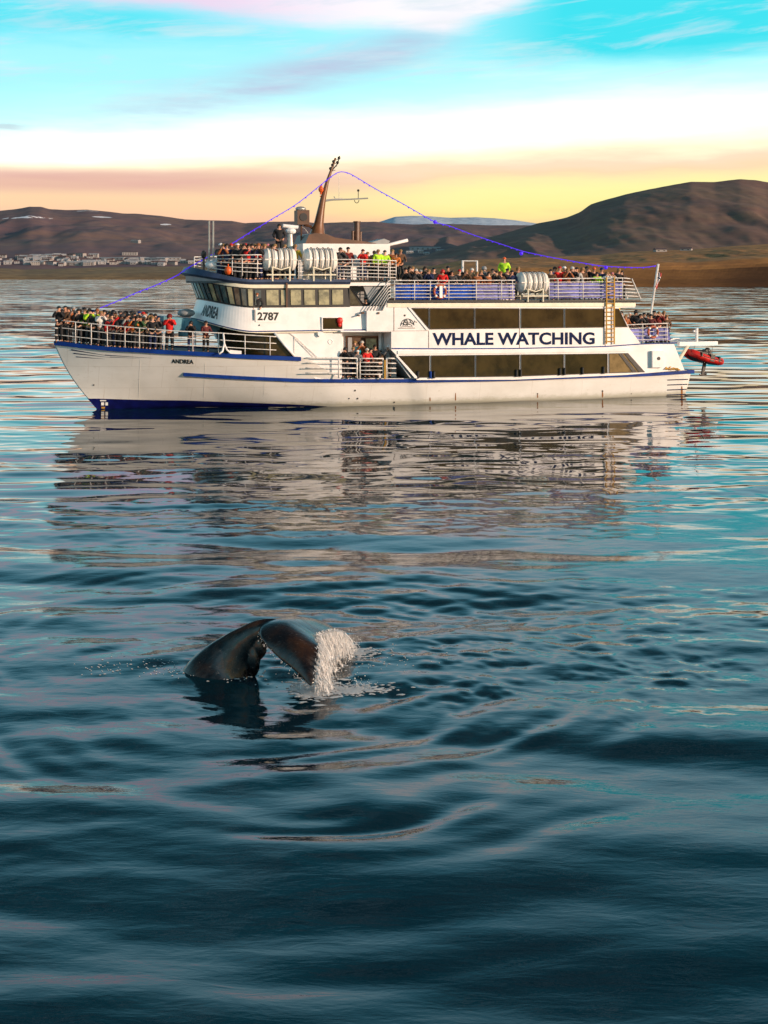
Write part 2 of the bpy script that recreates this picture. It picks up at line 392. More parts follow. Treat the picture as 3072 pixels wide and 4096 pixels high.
# ------------------------------------------------------------------ land
def land_material(name, c1, c2, c3, snow=None, sc=.004, rock=.5, cliff=None, spots=()):
    m = bpy.data.materials.new(name); m.use_nodes = True
    nt = m.node_tree; t = NT(nt); p = nt.nodes['Principled BSDF']
    oc = t.n('ShaderNodeTexCoord').outputs['Object']; s = t.n('ShaderNodeSeparateXYZ'); t.put(s.inputs[0], oc)
    a = t.noise(t.scale(oc, (1, 1, 4)), sc, 8, .62, .4); b = t.noise(t.scale(oc, (1, 1, 6)), sc*6, 6, .65)
    c = t.mix(t.ss(a, .36, .62), c1, c2); c = t.mix(t.m('MULTIPLY', t.ss(b, .40, .68), .75), c, c3)
    if snow:
        z0, th = snow
        sn = t.noise(t.scale(oc, (.55, .6, 3.2)), .006, 5, .55)
        k = t.m('MULTIPLY', t.ss(sn, th, th+.035), t.ss(s.outputs[2], z0, z0+40))
        c = t.mix(k, c, (.80, .78, .82))
    for (x0, zz0, wx, wz) in spots:
        ex = t.m('DIVIDE', t.m('SUBTRACT', s.outputs[0], x0), wx); ez = t.m('DIVIDE', t.m('SUBTRACT', s.outputs[2], zz0), wz)
        dd = t.m('ADD', t.m('MULTIPLY', ex, ex), t.m('MULTIPLY', ez, ez))
        nn = t.noise(t.scale(oc, (1, 1, 3)), .012, 5, .65)
        k = t.ss(t.m('ADD', t.m('SUBTRACT', 1.0, dd), t.m('MULTIPLY', t.m('SUBTRACT', nn, .5), 3.0)), .25, .45)
        c = t.mix(k, c, (.82, .80, .84))
    if cliff:
        g_ = t.n('ShaderNodeNewGeometry'); sn_ = t.n('ShaderNodeSeparateXYZ'); t.put(sn_.inputs[0], g_.outputs['True Normal'])
        k = t.m('SUBTRACT', 1.0, t.ss(t.m('ADD', sn_.outputs[2], t.m('MULTIPLY', t.m('SUBTRACT', b, .5), .05)), .90, .965))
        c = t.mix(t.m('MULTIPLY', k, .9), c, cliff)
    t.put(p.inputs['Base Color'], c); p.inputs['Roughness'].default_value = .95; p.inputs['Specular IOR Level'].default_value = .1
    bp_ = t.n('ShaderNodeBump'); bp_.inputs['Strength'].default_value = .4; bp_.inputs['Distance'].default_value = .06/sc*.1
    t.put(bp_.inputs['Height'], b); t.put(p.inputs['Normal'], bp_.outputs[0])
    return m
def land(name, ridge, Dr, Df, m, amp, nsc, prof, px0, px1, nc=420, nr=60, terrace=0.0, label=None):
    """ridge: skyline (px,py); prof(r): rise from the shore (r=0) to the ridge (r=1)"""
    def zf(px, r):
        H = CH+(HY-interp(px, ridge))/F*Dr
        Dd = Df+(Dr-Df)*r; x = (px-CX)/F*Dd
        if r <= 1:
            z = H*prof(r)
            n = noise.fractal(Vector((x*nsc, Dd*nsc*.7, seed)), .9, 2.1, 6)
            rg = 1-abs(noise.fractal(Vector((x*nsc*1.7, Dd*nsc*.45, seed+9)), .8, 2.0, 5))*1.6
            e = min(r*3.2, 1)*(1-r**3)*1.0
            z += amp*(n*.8+(rg-.5)*.7)*e
            if terrace: z += terrace*math.sin(z*.09)*e
            z += amp*.05*noise.fractal(Vector((x*nsc*9, 0, seed)), .8, 2.0, 3)*r
        else: z = H*(1-(r-1)*1.2)
        return x, Dd, z
    seed = sum(map(ord, name)) % 50+.37
    rr = list(np.linspace(0, 1, nr))+[1.1, 1.4]
    vs = []; fs = []
    for r in rr:
        for px in np.linspace(px0, px1, nc): vs.append(zf(px, r))
    # skirt below the sea
    R = len(rr)
    for px in np.linspace(px0, px1, nc): vs.append(((px-CX)/F*Df*.998, Df*.998, -3))
    for i in range(R-1):
        for j in range(nc-1): fs.append((i*nc+j, i*nc+j+1, (i+1)*nc+j+1, (i+1)*nc+j))
    for j in range(nc-1): fs.append((R*nc+j, R*nc+j+1, j+1, j))
    me = bpy.data.meshes.new(name); me.from_pydata(vs, [], fs)
    for p in me.polygons: p.use_smooth = True
    o = link(name, me, m, None, 'structure')
    if label: o['label'] = label
    return zf
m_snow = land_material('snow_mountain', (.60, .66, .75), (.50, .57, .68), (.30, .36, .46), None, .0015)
m_left = land_material('moor_far_hazed', (.165, .100, .108), (.205, .128, .108), (.115, .085, .105), (255, .70), .0016, spots=[(-1460, 238, 78, 12), (-1560, 240, 12, 6), (-1270, 268, 40, 5), (-1000, 238, 22, 6), (-1560, 342, 60, 5)])  # purple of the distant haze is mixed into these colours
m_right = land_material('moor_near_hazed', (.190, .108, .088), (.205, .130, .092), (.145, .086, .080), None, .0030)  # purple haze tint painted into the hill colours here too
m_head = land_material('headland_grass', (.50, .23, .075), (.38, .17, .06), (.20, .095, .045), None, .02, cliff=(.030, .017, .012))
m_headl = land_material('headland_grass_far', (.30, .19, .095), (.22, .14, .075), (.13, .085, .055), None, .008)
land('snowy_mountain', [(1000, 960), (1450, 905), (1530, 884), (1580, 867), (1650, 863), (1720, 865), (1800, 871), (1900, 869), (1990, 874), (2060, 881), (2120, 890), (2300, 915), (2600, 960)],
     21000, 16000, m_snow, 40, .0006, lambda r: r**.8, 1000, 2600, 220, 24)
left_ridge = [(-4000, 900), (-1500, 820), (-600, 850), (0, 843), (60, 838), (120, 826), (165, 827), (200, 837), (290, 841), (350, 838), (420, 845), (490, 853), (560, 856), (640, 863), (740, 878), (850, 881), (930, 884), (975, 893), (1020, 890), (1100, 886), (1200, 886), (1260, 891), (1310, 892), (1380, 888), (1500, 886), (1560, 893), (1650, 897), (1800, 896), (1950, 900), (2150, 902), (2500, 930), (4000, 1000)]
zl = land('hills_across_the_bay', left_ridge, 7000, 2500, m_left, 34, .0011, lambda r: r**1.02, -2500, 3600, 560, 80)
zr = land('flat_topped_hill', [(900, 1075), (1500, 1055), (1650, 1030), (1800, 993), (1900, 963), (2000, 938), (2080, 915), (2149, 893), (2200, 885), (2265, 870), (2320, 848), (2362, 818), (2430, 797), (2504, 776), (2601, 756), (2680, 742), (2762, 727), (2860, 728), (2910, 722), (2960, 716), (3020, 720), (3072, 729), (3400, 735), (3900, 800), (4600, 900), (6000, 1060)],
     3600, 2100, m_right, 15, .0022, lambda r: .04+.96*(r**.95), 900, 6000, 520, 90, terrace=2.2)
def hprof(r):
    return interp(r, [(0, 0), (.02, .14), (.05, .34), (.075, .46), (.12, .49), (.3, .55), (.6, .76), (1, 1)])
zh = land('headland', [(1500, 1100), (1600, 1088), (1850, 1040), (2100, 1030), (2400, 1021), (2470, 1012), (2550, 1006), (2640, 1002), (2750, 999), (2860, 990), (2960, 982), (3072, 976), (3600, 960), (5000, 950), (7000, 1060)],
     1350, 800, m_head, 2.4, .013, hprof, 1500, 7000, 560, 110)
def hlp(r): return interp(r, [(0, 0), (.04, .18), (.15, .45), (.5, .8), (1, 1)])
land('low_shore', [(-4000, 1060), (-400, 1064), (0, 1072), (100, 1078), (250, 1074), (420, 1069), (650, 1066), (760, 1064), (1200, 1062), (2200, 1060), (4000, 1060)],
     2480, 2020, m_headl, 2.2, .006, hlp, -2500, 3000, 420, 36)

# houses of the town across the bay
def on_land(zf, Dr, Df, px, py):
    """where the sight line first meets the slope"""
    for k in range(1, 400):
        r = k/400.; x, Dd, z = zf(px, r)
        if CH+(HY-py)/F*Dd <= z: return Vector((x, Dd, z))
    return None
M['housewall'] = mat('white_house_wall', (.33, .30, .29), .8, var=.1, vscale=.1)
M['housewall2'] = mat('grey_house_wall', (.34, .33, .34), .8, var=.1, vscale=.1)
M['roofdark'] = mat('dark_roof', (.10, .06, .06), .8, var=.2, vscale=.1)
M['roofpale'] = mat('pale_roof', (.36, .35, .36), .7, var=.2, vscale=.1)
M['winglass'] = mat('house_window', (.03, .035, .04), .2)
def house_mesh(w, d, h, rh):
    b = MB(); b.cur = 0; b.box((-w/2, -d/2, -4), (w/2, d/2, h))
    b.cur = 1
    b.add([(-w/2-.4, -d/2-.4, h), (w/2+.4, -d/2-.4, h), (w/2+.4, d/2+.4, h), (-w/2-.4, d/2+.4, h), (-w/2-.4, 0, h+rh), (w/2+.4, 0, h+rh)],
          [(0, 1, 5, 4), (2, 3, 4, 5), (0, 4, 3), (1, 2, 5), (0, 3, 2, 1)])
    b.cur = 2; n = max(2, int(w/5))
    for i in range(n):
        x = -w/2+(i+.5)*w/n
        for zz in ([1.2] if h < 5 else [1.2, 4.2]): b.box((x-.9, -d/2-.06, zz), (x+.9, -d/2+.1, zz+1.5))
    return b.mesh('house')
protos = [house_mesh(14, 10, 5, 3), house_mesh(20, 11, 6, 2.5), house_mesh(11, 9, 4, 3.2), house_mesh(30, 13, 7, 1.5)]
for me in protos:
    for k in range(3): me.materials.append(None)
def put_house(px, py, me, sx, wall, roof, label, group=None, zf_=None, Dr=7000, Df=2500, ez=1.0):
    p = on_land(zf_ or zl, Dr, Df, px, py)
    if p is None: return
    o = bpy.data.objects.new('house', me); COL.objects.link(o); o.location = p; o.rotation_euler = (0, 0, random.uniform(-.5, .5)); o.scale = (sx, 1, ez)
    for i, mm in enumerate((wall, roof, M['winglass'])): o.material_slots[i].link = 'OBJECT'; o.material_slots[i].material = mm
    tag(o, label, 'house', group)
g = 'houses of the town on the far shore'
for px, py, sx, w_, r_, lb in [
    (312, 1062, 2.6, 0, 1, 'long low white building nearest the water in the far-left town'),
    (450, 1044, 2.2, 0, 1, 'long white building in the middle of the far-left town'),
    (538, 1044, 2.2, 0, 1, 'second long white building of the town, right of the middle one'),
    (625, 1046, 1.9, 0, 1, 'long white building towards the right end of the far town'),
    (675, 1044, 1.8, 0, 1, 'white building at the right end of the row in the far town'),
    (196, 1032, 1.6, 0, 1, 'pale building on the upper edge of the town at the left'),
    (310, 1026, 1.4, 0, 0, 'white house with dark roof on the slope above the town'),
    (520, 1022, 1.2, 0, 0, 'single white house on the hillside above the long white buildings'),
    (543, 972, .9, 0, 1, 'lone white house high on the hillside above the town')]:
    put_house(px, py, protos[3], sx, M['housewall'], [M['roofdark'], M['roofpale']][r_], lb)
for i in range(150):
    c = random.random()
    if c < .45: px = random.gauss(160, 110); py = random.uniform(1028, 1063)
    elif c < .85: px = random.uniform(230, 700); py = random.gauss(1055, 5)
    else: px = random.uniform(720, 900); py = random.gauss(1053, 3)
    py = min(max(py, 1028), 1064)
    put_house(px, py, random.choice(protos[:3]), random.uniform(.7, 1.3), random.choice([M['housewall'], M['housewall'], M['housewall2']]),
              random.choice([M['roofdark'], M['roofpale'], M['roofpale']]), 'small pale house among many in the town on the far shore', g)
# buildings behind the sun deck
for px, py, sx, lb in [(1700, 1000, 3.0, 'long grey hall with pale roof beyond the sun deck'), (1840, 1004, 1.4, 'white farm building beyond the sun deck, left of the white arch'),
                       (1880, 998, 1.2, 'white building with arched roof beyond the upper deck'), (1945, 1000, 1.0, 'small white church-like building in the distance beyond the white arch'),
                       (1765, 1010, 1.0, 'small white shed by the long grey hall'), (1998, 1015, .9, 'small pale shed far beyond the crew member in yellow'),
                       (1755, 1042, 1.6, 'pale low building on the far shore just above the sun deck heads')]:
    put_house(px, py, protos[3], sx, M['housewall'] if 'grey' not in lb else M['housewall2'], M['roofpale'], lb)
for i in range(14):
    put_house(random.uniform(1620, 2000), random.uniform(1012, 1026), random.choice(protos[:3]), 1, M['housewall'], M['roofpale'], 'small pale house among the few beyond the sun deck', 'houses beyond the sun deck')
for px, py in [(2745, 1003), (2640, 1007)]:
    put_house(px, py, protos[2], 1.0, M['housewall'], M['roofdark'], 'tiny pale hut on top of the right-hand headland, '+('right one' if px > 2700 else 'left one'), None, zh, 1350, 800, .5)
# ------------------------------------------------------------------ the boat: frame u (bow to stern), v (port side negative, towards the viewer), z (above the water)
TH = math.radians(19.0)
OX, OY = -14.92, 67.66
UX, UY = math.cos(TH), math.sin(TH); VX, VY = -math.sin(TH), math.cos(TH)
def bp(px, py, v):
    """boat coordinates of what shows at (px, py) if it lies in the lengthwise plane v"""
    dx = (px-CX)/F; dz = (HY-py)/F
    t = (v+OX*VX+OY*VY)/(dx*VX+VY)
    return ((t*dx-OX)*UX+(t-OY)*UY, CH+t*dz)
def bw(u, v, z): return Vector((OX+u*UX+v*VX, OY+u*UY+v*VY, z))
LW = 33.08                                           # waterline length
UB, ZB = bp(213, 1368, 0.0)                          # stem head
def stem_u(z): return UB*(z/ZB) - .25*math.sin(math.pi*min(max(z/ZB, 0), 1)) if z > 0 else -z*1.4
def stern_u(z): return LW+.22*max(z, 0)
WLT = [(0, 0), (1.2, .06), (2.7, .17), (4.5, .42), (6.3, .83), (9.0, 1.80), (12.3, 2.62), (17, 2.95), (21, 3.12), (27.5, 3.22), (33.1, 3.18), (36, 3.1)]
def hb(u, z):
    """half breadth of the hull: fine at the waterline, flaring to full deck lines"""
    w = min(max(z/3.3, 0), 1.15)
    tm = .36; p = 2.35
    t = (u-stem_u(z))/(stern_u(z)-stem_u(z)); t = min(max(t, 0), 1)
    b = (3.72+.08*w)*(1-(1-min(t/tm, 1))**p)
    a = interp(t*LW, WLT)
    f = min(w, 1)**(.62 if t < .5 else .45)
    r = a+(b-a)*f
    if z < 0: r *= math.sqrt(max(0.02, 1-(z/1.3)**2))
    if t > .6: r *= 1-.07*w*((t-.6)/.4)**2
    return r
def bh(px, py):
    """boat coordinates on the curved port side of the hull"""
    v = -3.3
    for i in range(40):
        u, z = bp(px, py, v); v = .5*v-.5*hb(u, z)
    u, z = bp(px, py, v)
    return Vector((u, v, z))
boat = empty('tour_boat', bw(0, 0, 0), TH)
boat.name = 'tour_boat'
tag(boat, 'white and blue whale watching boat with three decks crowded with people', 'boat')
B = boat

sheer_px = [(233, 1368), (300, 1377), (433, 1391), (560, 1398), (655, 1404), (770, 1410), (880, 1416), (989, 1423), (1100, 1427), (1203, 1432)]
main_px = [(1312, 1512), (1500, 1514), (1668, 1514), (1800, 1513), (2050, 1508), (2300, 1499), (2560, 1490), (2700, 1484), (2758, 1480)]
SH = [(UB, ZB)]+[(bh(*p).x, bh(*p).z) for p in sheer_px]
MN = [(bh(*p).x, bh(*p).z) for p in main_px]
ST = stern_u(2.0)
def z_fore(u): return interp(u, SH)
def z_main(u): return interp(u, MN)
U_BREAK = SH[-1][0]; U_MAIN = MN[0][0]
def top_z(u): return interp(u, SH+MN)
# hull
def build_hull():
    b = MB(); us = sorted(set(list(np.linspace(0, 1, 110)**1.35)))
    nz = 44; rings = []
    for t in us:
        ring = []
        for side in (-1, 1):
            pts = []
            for k in range(nz+1):
                w = k/nz
                # u depends on height (raked stem), find top for this t
                uu = UB+(ST-UB)*t
                zt = top_z(uu)
                z = -1.0+(zt+1.0)*w
                u = stem_u(z)+(stern_u(z)-stem_u(z))*t
                zt2 = top_z(u) if k == nz else None
                pts.append((u, side*hb(u, z), z))
            ring.append(pts)
        rings.append(ring)
    vs = []; fs = []
    for ring in rings:
        for side in ring:
            vs += side
    K = nz+1
    for i in range(len(rings)-1):
        for s in range(2):
            for k in range(nz):
                a = (i*2+s)*K+k; c = ((i+1)*2+s)*K+k
                fs.append((a, c, c+1, a+1))
    e = (len(rings)-1)*2*K
    for k in range(nz): fs.append((e+k, e+K+k, e+K+k+1, e+k+1))
    for k in range(nz): fs.append((k, k+1, K+k+1, K+k))
    b.add(vs, fs)
    o = b.build('hull', M['hull'], B, True)
    return o
hull = build_hull()
def strip_on_hull(name, pts, w_up, w_dn, out, m, mirror=True, par=None, n=70, inn=.04):
    """a raised strake following the hull through traced points (port), mirrored to starboard"""
    P = [bh(*p) for p in pts]; P = catmull([tuple(p) for p in P], n)
    b = MB()
    for s in ((1, -1) if mirror else (1,)):
        vs = []; fs = []
        for p in P:
            v = -hb(p[0], p[2])
            for dv, dz in ((inn, w_up), (-out, w_up), (-out, -w_dn), (inn, -w_dn)):
                vs.append((p[0], (v+dv)*s, p[2]+dz))
        for i in range(len(P)-1):
            for k in range(4): fs.append((i*4+k, i*4+(k+1) % 4, i*4+4+(k+1) % 4, i*4+4+k))
        fs += [(0, 1, 2, 3), tuple(4*(len(P)-1)+k for k in (3, 2, 1, 0))]
        b.add(vs, fs)
    return b.build(name, m, par or B)
strip_on_hull('sheer_strake', [(216, 1370), (260, 1374)]+[(x, y+2) for x, y in sheer_px[1:]], .08, .13, .07, M['blue'])
strip_on_hull('rubbing_strake', [(733, 1497), (860, 1505), (989, 1512), (1100, 1517), (1200, 1521), (1350, 1523), (1500, 1523), (1668, 1523), (1800, 1521), (2050, 1516), (2300, 1507), (2560, 1499), (2700, 1491), (2758, 1487)], .09, .09, .10, M['blue'])
# stern end of the rubbing strake across the transom
b = MB(); r0 = bh(2755, 1487); b.box((r0.x-.1, -hb(r0.x, r0.z)-.1, r0.z-.1), (r0.x+.32, hb(r0.x, r0.z)+.1, r0.z+.1)); b.build('stern_fender', M['blue'], B)
# antifouling: a painted band at the waterline that fades out aft (the boat trims by the stern)
def boot():
    pts = [(388, 1594), (480, 1597), (600, 1600), (750, 1602), (880, 1607), (1050, 1613), (1200, 1619), (1350, 1629)]
    P = catmull([tuple(bh(*p)) for p in pts], 100); b = MB()
    for s in (1, -1):
        vs = []; fs = []
        for i, p in enumerate(P):
            for k in range(16):
                z = -.25+(p[2]+.25)*k/15; u = p[0] if i else stem_u(z)-.01
                vs.append((u, -(hb(u, z)+.030)*s, z))
        for i in range(len(P)-1):
            for k in range(15): fs.append((i*16+k, i*16+16+k, i*16+17+k, i*16+k+1))
        b.add(vs, fs)
    b.build('antifouling_band', M['bootblue'], B, True)
boot()
# plates of the hull: faint weld seams as raised lines
b = MB()
for x in (560, 820, 1060): 
    p0 = bh(x, 1440+(x-560)*.05); p1 = bh(x-6, 1590)
    b.tube([(p.x, -hb(p.x, p.z)-.002, p.z) for p in [p0.lerp(p1, k/8) for k in range(9)]], .010, 4)
b.build('weld_seam', M['hull'], B, kind=None)
# decks
def deck_plate(name, u0, u1, zf, m, inset=.06, th=.06, n=40, hbz=None, vmax=None):
    vs = []; fs = []
    for i in range(n+1):
        u = u0+(u1-u0)*i/n; z = zf(u); h = max(hb(u, z)-inset, .02)
        if vmax: h = min(h, vmax)
        for v, zz in ((-h, z), (h, z), (h, z-th), (-h, z-th)): vs.append((u, v, zz))
    for i in range(n):
        for k in range(4): fs.append((i*4+k, i*4+(k+1) % 4, i*4+4+(k+1) % 4, i*4+4+k))
    fs += [(0, 1, 2, 3), tuple(4*n+k for k in (3, 2, 1, 0))]
    b = MB(); b.add(vs, fs); return b.build(name, m, B)
deck_plate('foredeck', UB+.35, U_BREAK+.3, lambda u: z_fore(u)-.04, M['deck'])
deck_plate('main_deck', U_BREAK-.5, ST-.05, lambda u: z_main(u)-.02, M['deck'])

# cabin block with the big tinted windows
def prism_px(poly, v0, v1, ref=None):
    """polygon traced in the plane v0 (or ref), extruded to v1"""
    P = [bp(x, y, ref if ref is not None else v0) for x, y in poly]
    return P
VS = -3.72
def block(name, poly, v0, v1, m, par=None, ref=None, bevel=0):
    b = MB(); b.prism(prism_px(poly, v0, v1, ref), v0, v1)
    o = b.build(name, m, par or B)
    return o
block('cabin_wall', [(1547, 1213), (2541, 1211), (2541, 1229), (2474, 1231), (2516, 1311), (2563, 1375), (2696, 1377), (2738, 1480), (2500, 1500), (2050, 1519), (1668, 1520), (1586, 1421), (1565, 1400), (1565, 1326), (1467, 1325), (1467, 1243), (1530, 1243)],
      VS, 3.72, M['white'])
# glass of the two big window rows, mullion by mullion
def win_row(tops, bots, xs, name, glasses, v=VS-.012, frame=True):
    """tops/bots: (x,y) polyline along the upper / lower edge; xs: pane boundaries"""
    for i, (xl, xr) in enumerate(xs):
        (tl, tr), (bl, br) = xl, xr
        poly = [(tl, interp(tl, tops)), (tr, interp(tr, tops)), (br, interp(br, bots)), (bl, interp(bl, bots))]
        if abs(tl-bl) < 1 and i > 0: pass
        o = block(name, poly, v, v+.05, glasses[i])
        cx = sum(p[0] for p in poly)/4; cy = sum(p[1] for p in poly)/4
def window(poly, m, v, depth=.05, fr=.04, name='window', framem='dark'):
    """window: a frame ring standing proud of the wall with its pane set back inside"""
    P = [Vector((a, c)) for a, c in prism_px(poly, v, v)]
    c = sum(P, Vector((0, 0)))/len(P)
    n = len(P); Q = []
    for i in range(n):                                # inset each corner along its two edges
        a = (P[i-1]-P[i]).normalized(); d = (P[(i+1) % n]-P[i]).normalized()
        s = a+d; q = s/max(abs(a.x*d.y-a.y*d.x), .35)*fr
        Q.append(P[i]+q)
    vs = []; fs = []
    for pp, vv in ((P, v), (Q, v), (Q, v+depth), (P, v+depth)):
        vs += [(p.x, vv, p.y) for p in pp]
    for k in range(3):
        for i in range(n): fs.append((k*n+i, k*n+(i+1) % n, (k+1)*n+(i+1) % n, (k+1)*n+i))
    b = MB(); b.add(vs, fs); f = b.build(name, M[framem], B)
    b = MB(); b.prism([(p.x, p.y) for p in Q], v+depth*.45, v+depth*.8); b.build('pane', M[m], f)
    return f
up_t = [(1641, 1232), (2475, 1234)]; up_b = [(1714, 1318), (2510, 1309)]
def yy(t, x): return interp(x, t)
vw = VS-.035
for tl, tr, bl, br, g_ in [(1643, 1716, 1716, 1716.5, 'glass'), (1718, 1898, 1718, 1898, 'glass'), (1900, 2078, 1900, 2078, 'glass'), (2083, 2256, 2083, 2256, 'glass'), (2259, 2419, 2259, 2419, 'glass'), (2456, 2476, 2456, 2512, 'glass')]:
    if tl == 1643: window([(tl, 1232), (tr, 1232), (1716, 1317)], g_, vw)
    else: window([(tl, yy(up_t, tl)), (tr, yy(up_t, tr)), (br, yy(up_b, br)), (bl, yy(up_b, bl))], g_, vw)
lo_t = [(1586, 1423), (2050, 1418), (2250, 1416), (2419, 1414), (2513, 1412)]; lo_b = [(1668, 1511), (2050, 1507), (2300, 1498), (2500, 1491), (2583, 1489)]
for i, (tl, tr, bl, br, g_) in enumerate([(1588, 1719, 1670, 1719, 'glass'), (1723, 1900, 1723, 1900, 'glass'), (1903, 2079, 1903, 2079, 'glass'), (2083, 2256, 2083, 2256, 'glass'), (2260, 2431, 2260, 2431, 'glass'), (2436, 2512, 2436, 2580, 'glass2')]):
    window([(tl, yy(lo_t, tl)), (tr, yy(lo_t, tr)), (br, yy(lo_b, br)), (bl, yy(lo_b, bl))], g_, vw)
# dark diagonal post inside the last pane
block('window_post', [(2474, 1414), (2488, 1414), (2548, 1488), (2530, 1488)], vw-.006, vw+.01, M['dark'])
block('window_post', [(2497, 1413), (2512, 1412), (2580, 1488), (2556, 1488)], vw-.010, vw+.012, M['dark'])
# thin trims along the side
def trim(name, pts, w, out, m, v=VS, n=2, par=None, mirror=False):
    b = MB()
    for s in ((1, -1) if mirror else (1,)):
        P = [bp(x, y, v) for x, y in pts]; vs = []; fs = []
        for u, z in P:
            for dv, dz in ((.02, w), (-out, w), (-out, -w), (.02, -w)): vs.append((u, (v+dv)*s, z+dz))
        for i in range(len(P)-1):
            for k in range(4): fs.append((i*4+k, i*4+(k+1) % 4, i*4+4+(k+1) % 4, i*4+4+k))
        fs += [(0, 1, 2, 3), tuple(4*(len(P)-1)+k for k in (3, 2, 1, 0))]
        b.add(vs, fs)
    return b.build(name, m, par or B)
trim('blue_line', [(1567, 1394), (1800, 1395), (2050, 1394), (2419, 1386), (2562, 1376), (2706, 1371)], .028, .03, M['blue'])
trim('white_moulding', [(1590, 1410), (2050, 1406), (2419, 1401), (2515, 1398)], .085, .06, M['white'])
trim('cream_moulding', [(1549, 1221), (2050, 1220), (2541, 1218)], .10, .05, M['cream'])
trim('deck_edge', [(1549, 1205), (2180, 1204), (2558, 1201)], .055, .10, M['dark'], mirror=True)
trim('seam', [(1567, 1324), (1716, 1323)], .008, .012, M['brown'])
for x, y0, y1 in [(1576, 1215, 1325), (1715, 1325, 1392), (2078, 1238, 1392), (2421, 1322, 1385)]:
    block('seam', [(x-1, y0), (x+1, y0), (x+1, y1), (x-1, y1)], VS-.012, VS+.01, M['brown'])
# diagonal white edge pieces framing the windows
block('diagonal_frame', [(1583, 1423), (1590, 1421), (1674, 1513), (1660, 1513)], VS-.10, VS-.0, M['white'])
block('diagonal_frame', [(1632, 1230), (1641, 1230), (1716, 1319), (1706, 1320)], VS-.06, VS-.0, M['white'])
# sun deck floor
P = [bp(x, 1206, VS)[0] for x in (1500, 2560)]; zsd = bp(2050, 1209, VS)[1]+.02
b = MB(); b.box((P[0], -3.70, zsd-.10), (P[1]-.2, 3.70, zsd)); b.build('sun_deck', M['deck'], B)
ZSUN = zsd
# lower part of the house: recessed side wall under the wheelhouse deck
zc_top = bp(1300, 1325, -3.2)[1]
block('side_wall', [(1094, 1327), (1368, 1325), (1368, 1516), (1262, 1516), (1174, 1426)], -3.30, 3.30, M['white'])
# recess by the boarding gate, with the open door
block('recess_wall', [(1360, 1325), (1585, 1326), (1585, 1516), (1360, 1516)], -2.30, 2.30, M['white'], ref=-2.30)
fr = window([(1384, 1343), (1522, 1343), (1522, 1508), (1384, 1508)], 'interior', -2.42, .12, .09, 'doorway', 'wood')
block('door_leaf', [(1392, 1350), (1408, 1350), (1408, 1500), (1392, 1500)], -2.50, -2.44, M['grey'])
window([(1462, 1352), (1508, 1352), (1508, 1400), (1462, 1400)], 'pane', -2.47, .04, .03, 'interior_window', 'wood')
# white posts of the recess
for x, w in ((1368, 5), (1520, 4)):
    block('recess_post', [(x-w, 1328), (x+w, 1328), (x+w, 1512), (x-w, 1512)], -2.62, -2.50, M['white'])
block('ceiling_panel', [(1363, 1322), (1567, 1323), (1567, 1328), (1363, 1328)], -3.66, -2.2, M['white'])

# wheelhouse, built from rings that wrap round the front
UC = bp(1015, 1225, -3.50)[0]                        # where the flat side ends and the rounded front begins
def lvl(front_px, side_py, v_side, side_x=1200, v_front=0.0):
    uf, zf = bp(front_px[0], front_px[1], v_front); us, zs = bp(side_x, side_py, v_side)
    return dict(uf=uf, zf=zf, v=-v_side, zs=zs)
L0 = lvl((771, 1271), 1321, -3.50); L1 = lvl((797, 1196), 1227, -3.44); L2 = lvl((768, 1121), 1152, -3.36)
L3 = lvl((757, 1104), 1136, -3.36)
L0s = lambda px: None
def ringpt(L, q, out=0.0, uaft=None, zk=1.6):
    """q in [-1,1]: 0 = centre of the front, +-1 = aft end of the flat sides; negative = port"""
    a = UC-L['uf']; s = -1 if q < 0 else 1; q = abs(q); qs = .5
    if q <= qs:
        ph = (1-q/qs)*math.pi/2                      # 90 deg at the front, 0 at the side
        u = UC-(a+out)*math.sin(ph)**1.0; v = (L['v']+out)*math.cos(ph)**.85
        k = math.sin(ph)**zk
    else:
        u = UC+((uaft if uaft is not None else UA)-UC)*(q-qs)/(1-qs); v = L['v']+out; k = 0
    return (u, s*v, L['zs']+(L['zf']-L['zs'])*k)
UA = bp(1399, 1190, -3.4)[0]; UAP = bp(1549, 1280, -3.5)[0]
def loft(name, levels, m, outs=None, uaft=None, n=96, cap=False, smooth=True, q0=-1, q1=1, par=None):
    b = MB(); qs = [q0+(q1-q0)*i/n for i in range(n+1)]; vs = []; fs = []
    for j, L in enumerate(levels):
        vs += [ringpt(L, q, outs[j] if outs else 0, uaft) for q in qs]
    K = n+1
    for j in range(len(levels)-1):
        for i in range(n): fs.append((j*K+i, j*K+i+1, (j+1)*K+i+1, (j+1)*K+i))
    if q0 == -1 and q1 == 1:
        for j in range(len(levels)-1): fs.append((j*K+n, j*K, (j+1)*K, (j+1)*K+n))
        if cap:
            t = (len(levels)-1)*K; fs.append(tuple(t+i for i in range(K)))
    b.add(vs, fs); return b.build(name, m, par or B, False)
loft('wheelhouse_panel', [L0, L1], M['white'], uaft=UAP)
loft('panel_base_line', [dict(L0, zs=L0['zs']-.05, zf=L0['zf']-.05), L0], M['blue'], outs=[.02, .03], uaft=UAP)
loft('window_band', [L1, L2], M['dark'], outs=[-.03, -.03])
loft('cream_fascia', [L2, L3], M['cream'], outs=[.03, .05])
loft('sill_line', [dict(L1, zs=L1['zs']-.03, zf=L1['zf']-.03), dict(L1, zs=L1['zs']+.03, zf=L1['zf']+.03)], M['dark'], outs=[.03, .03])
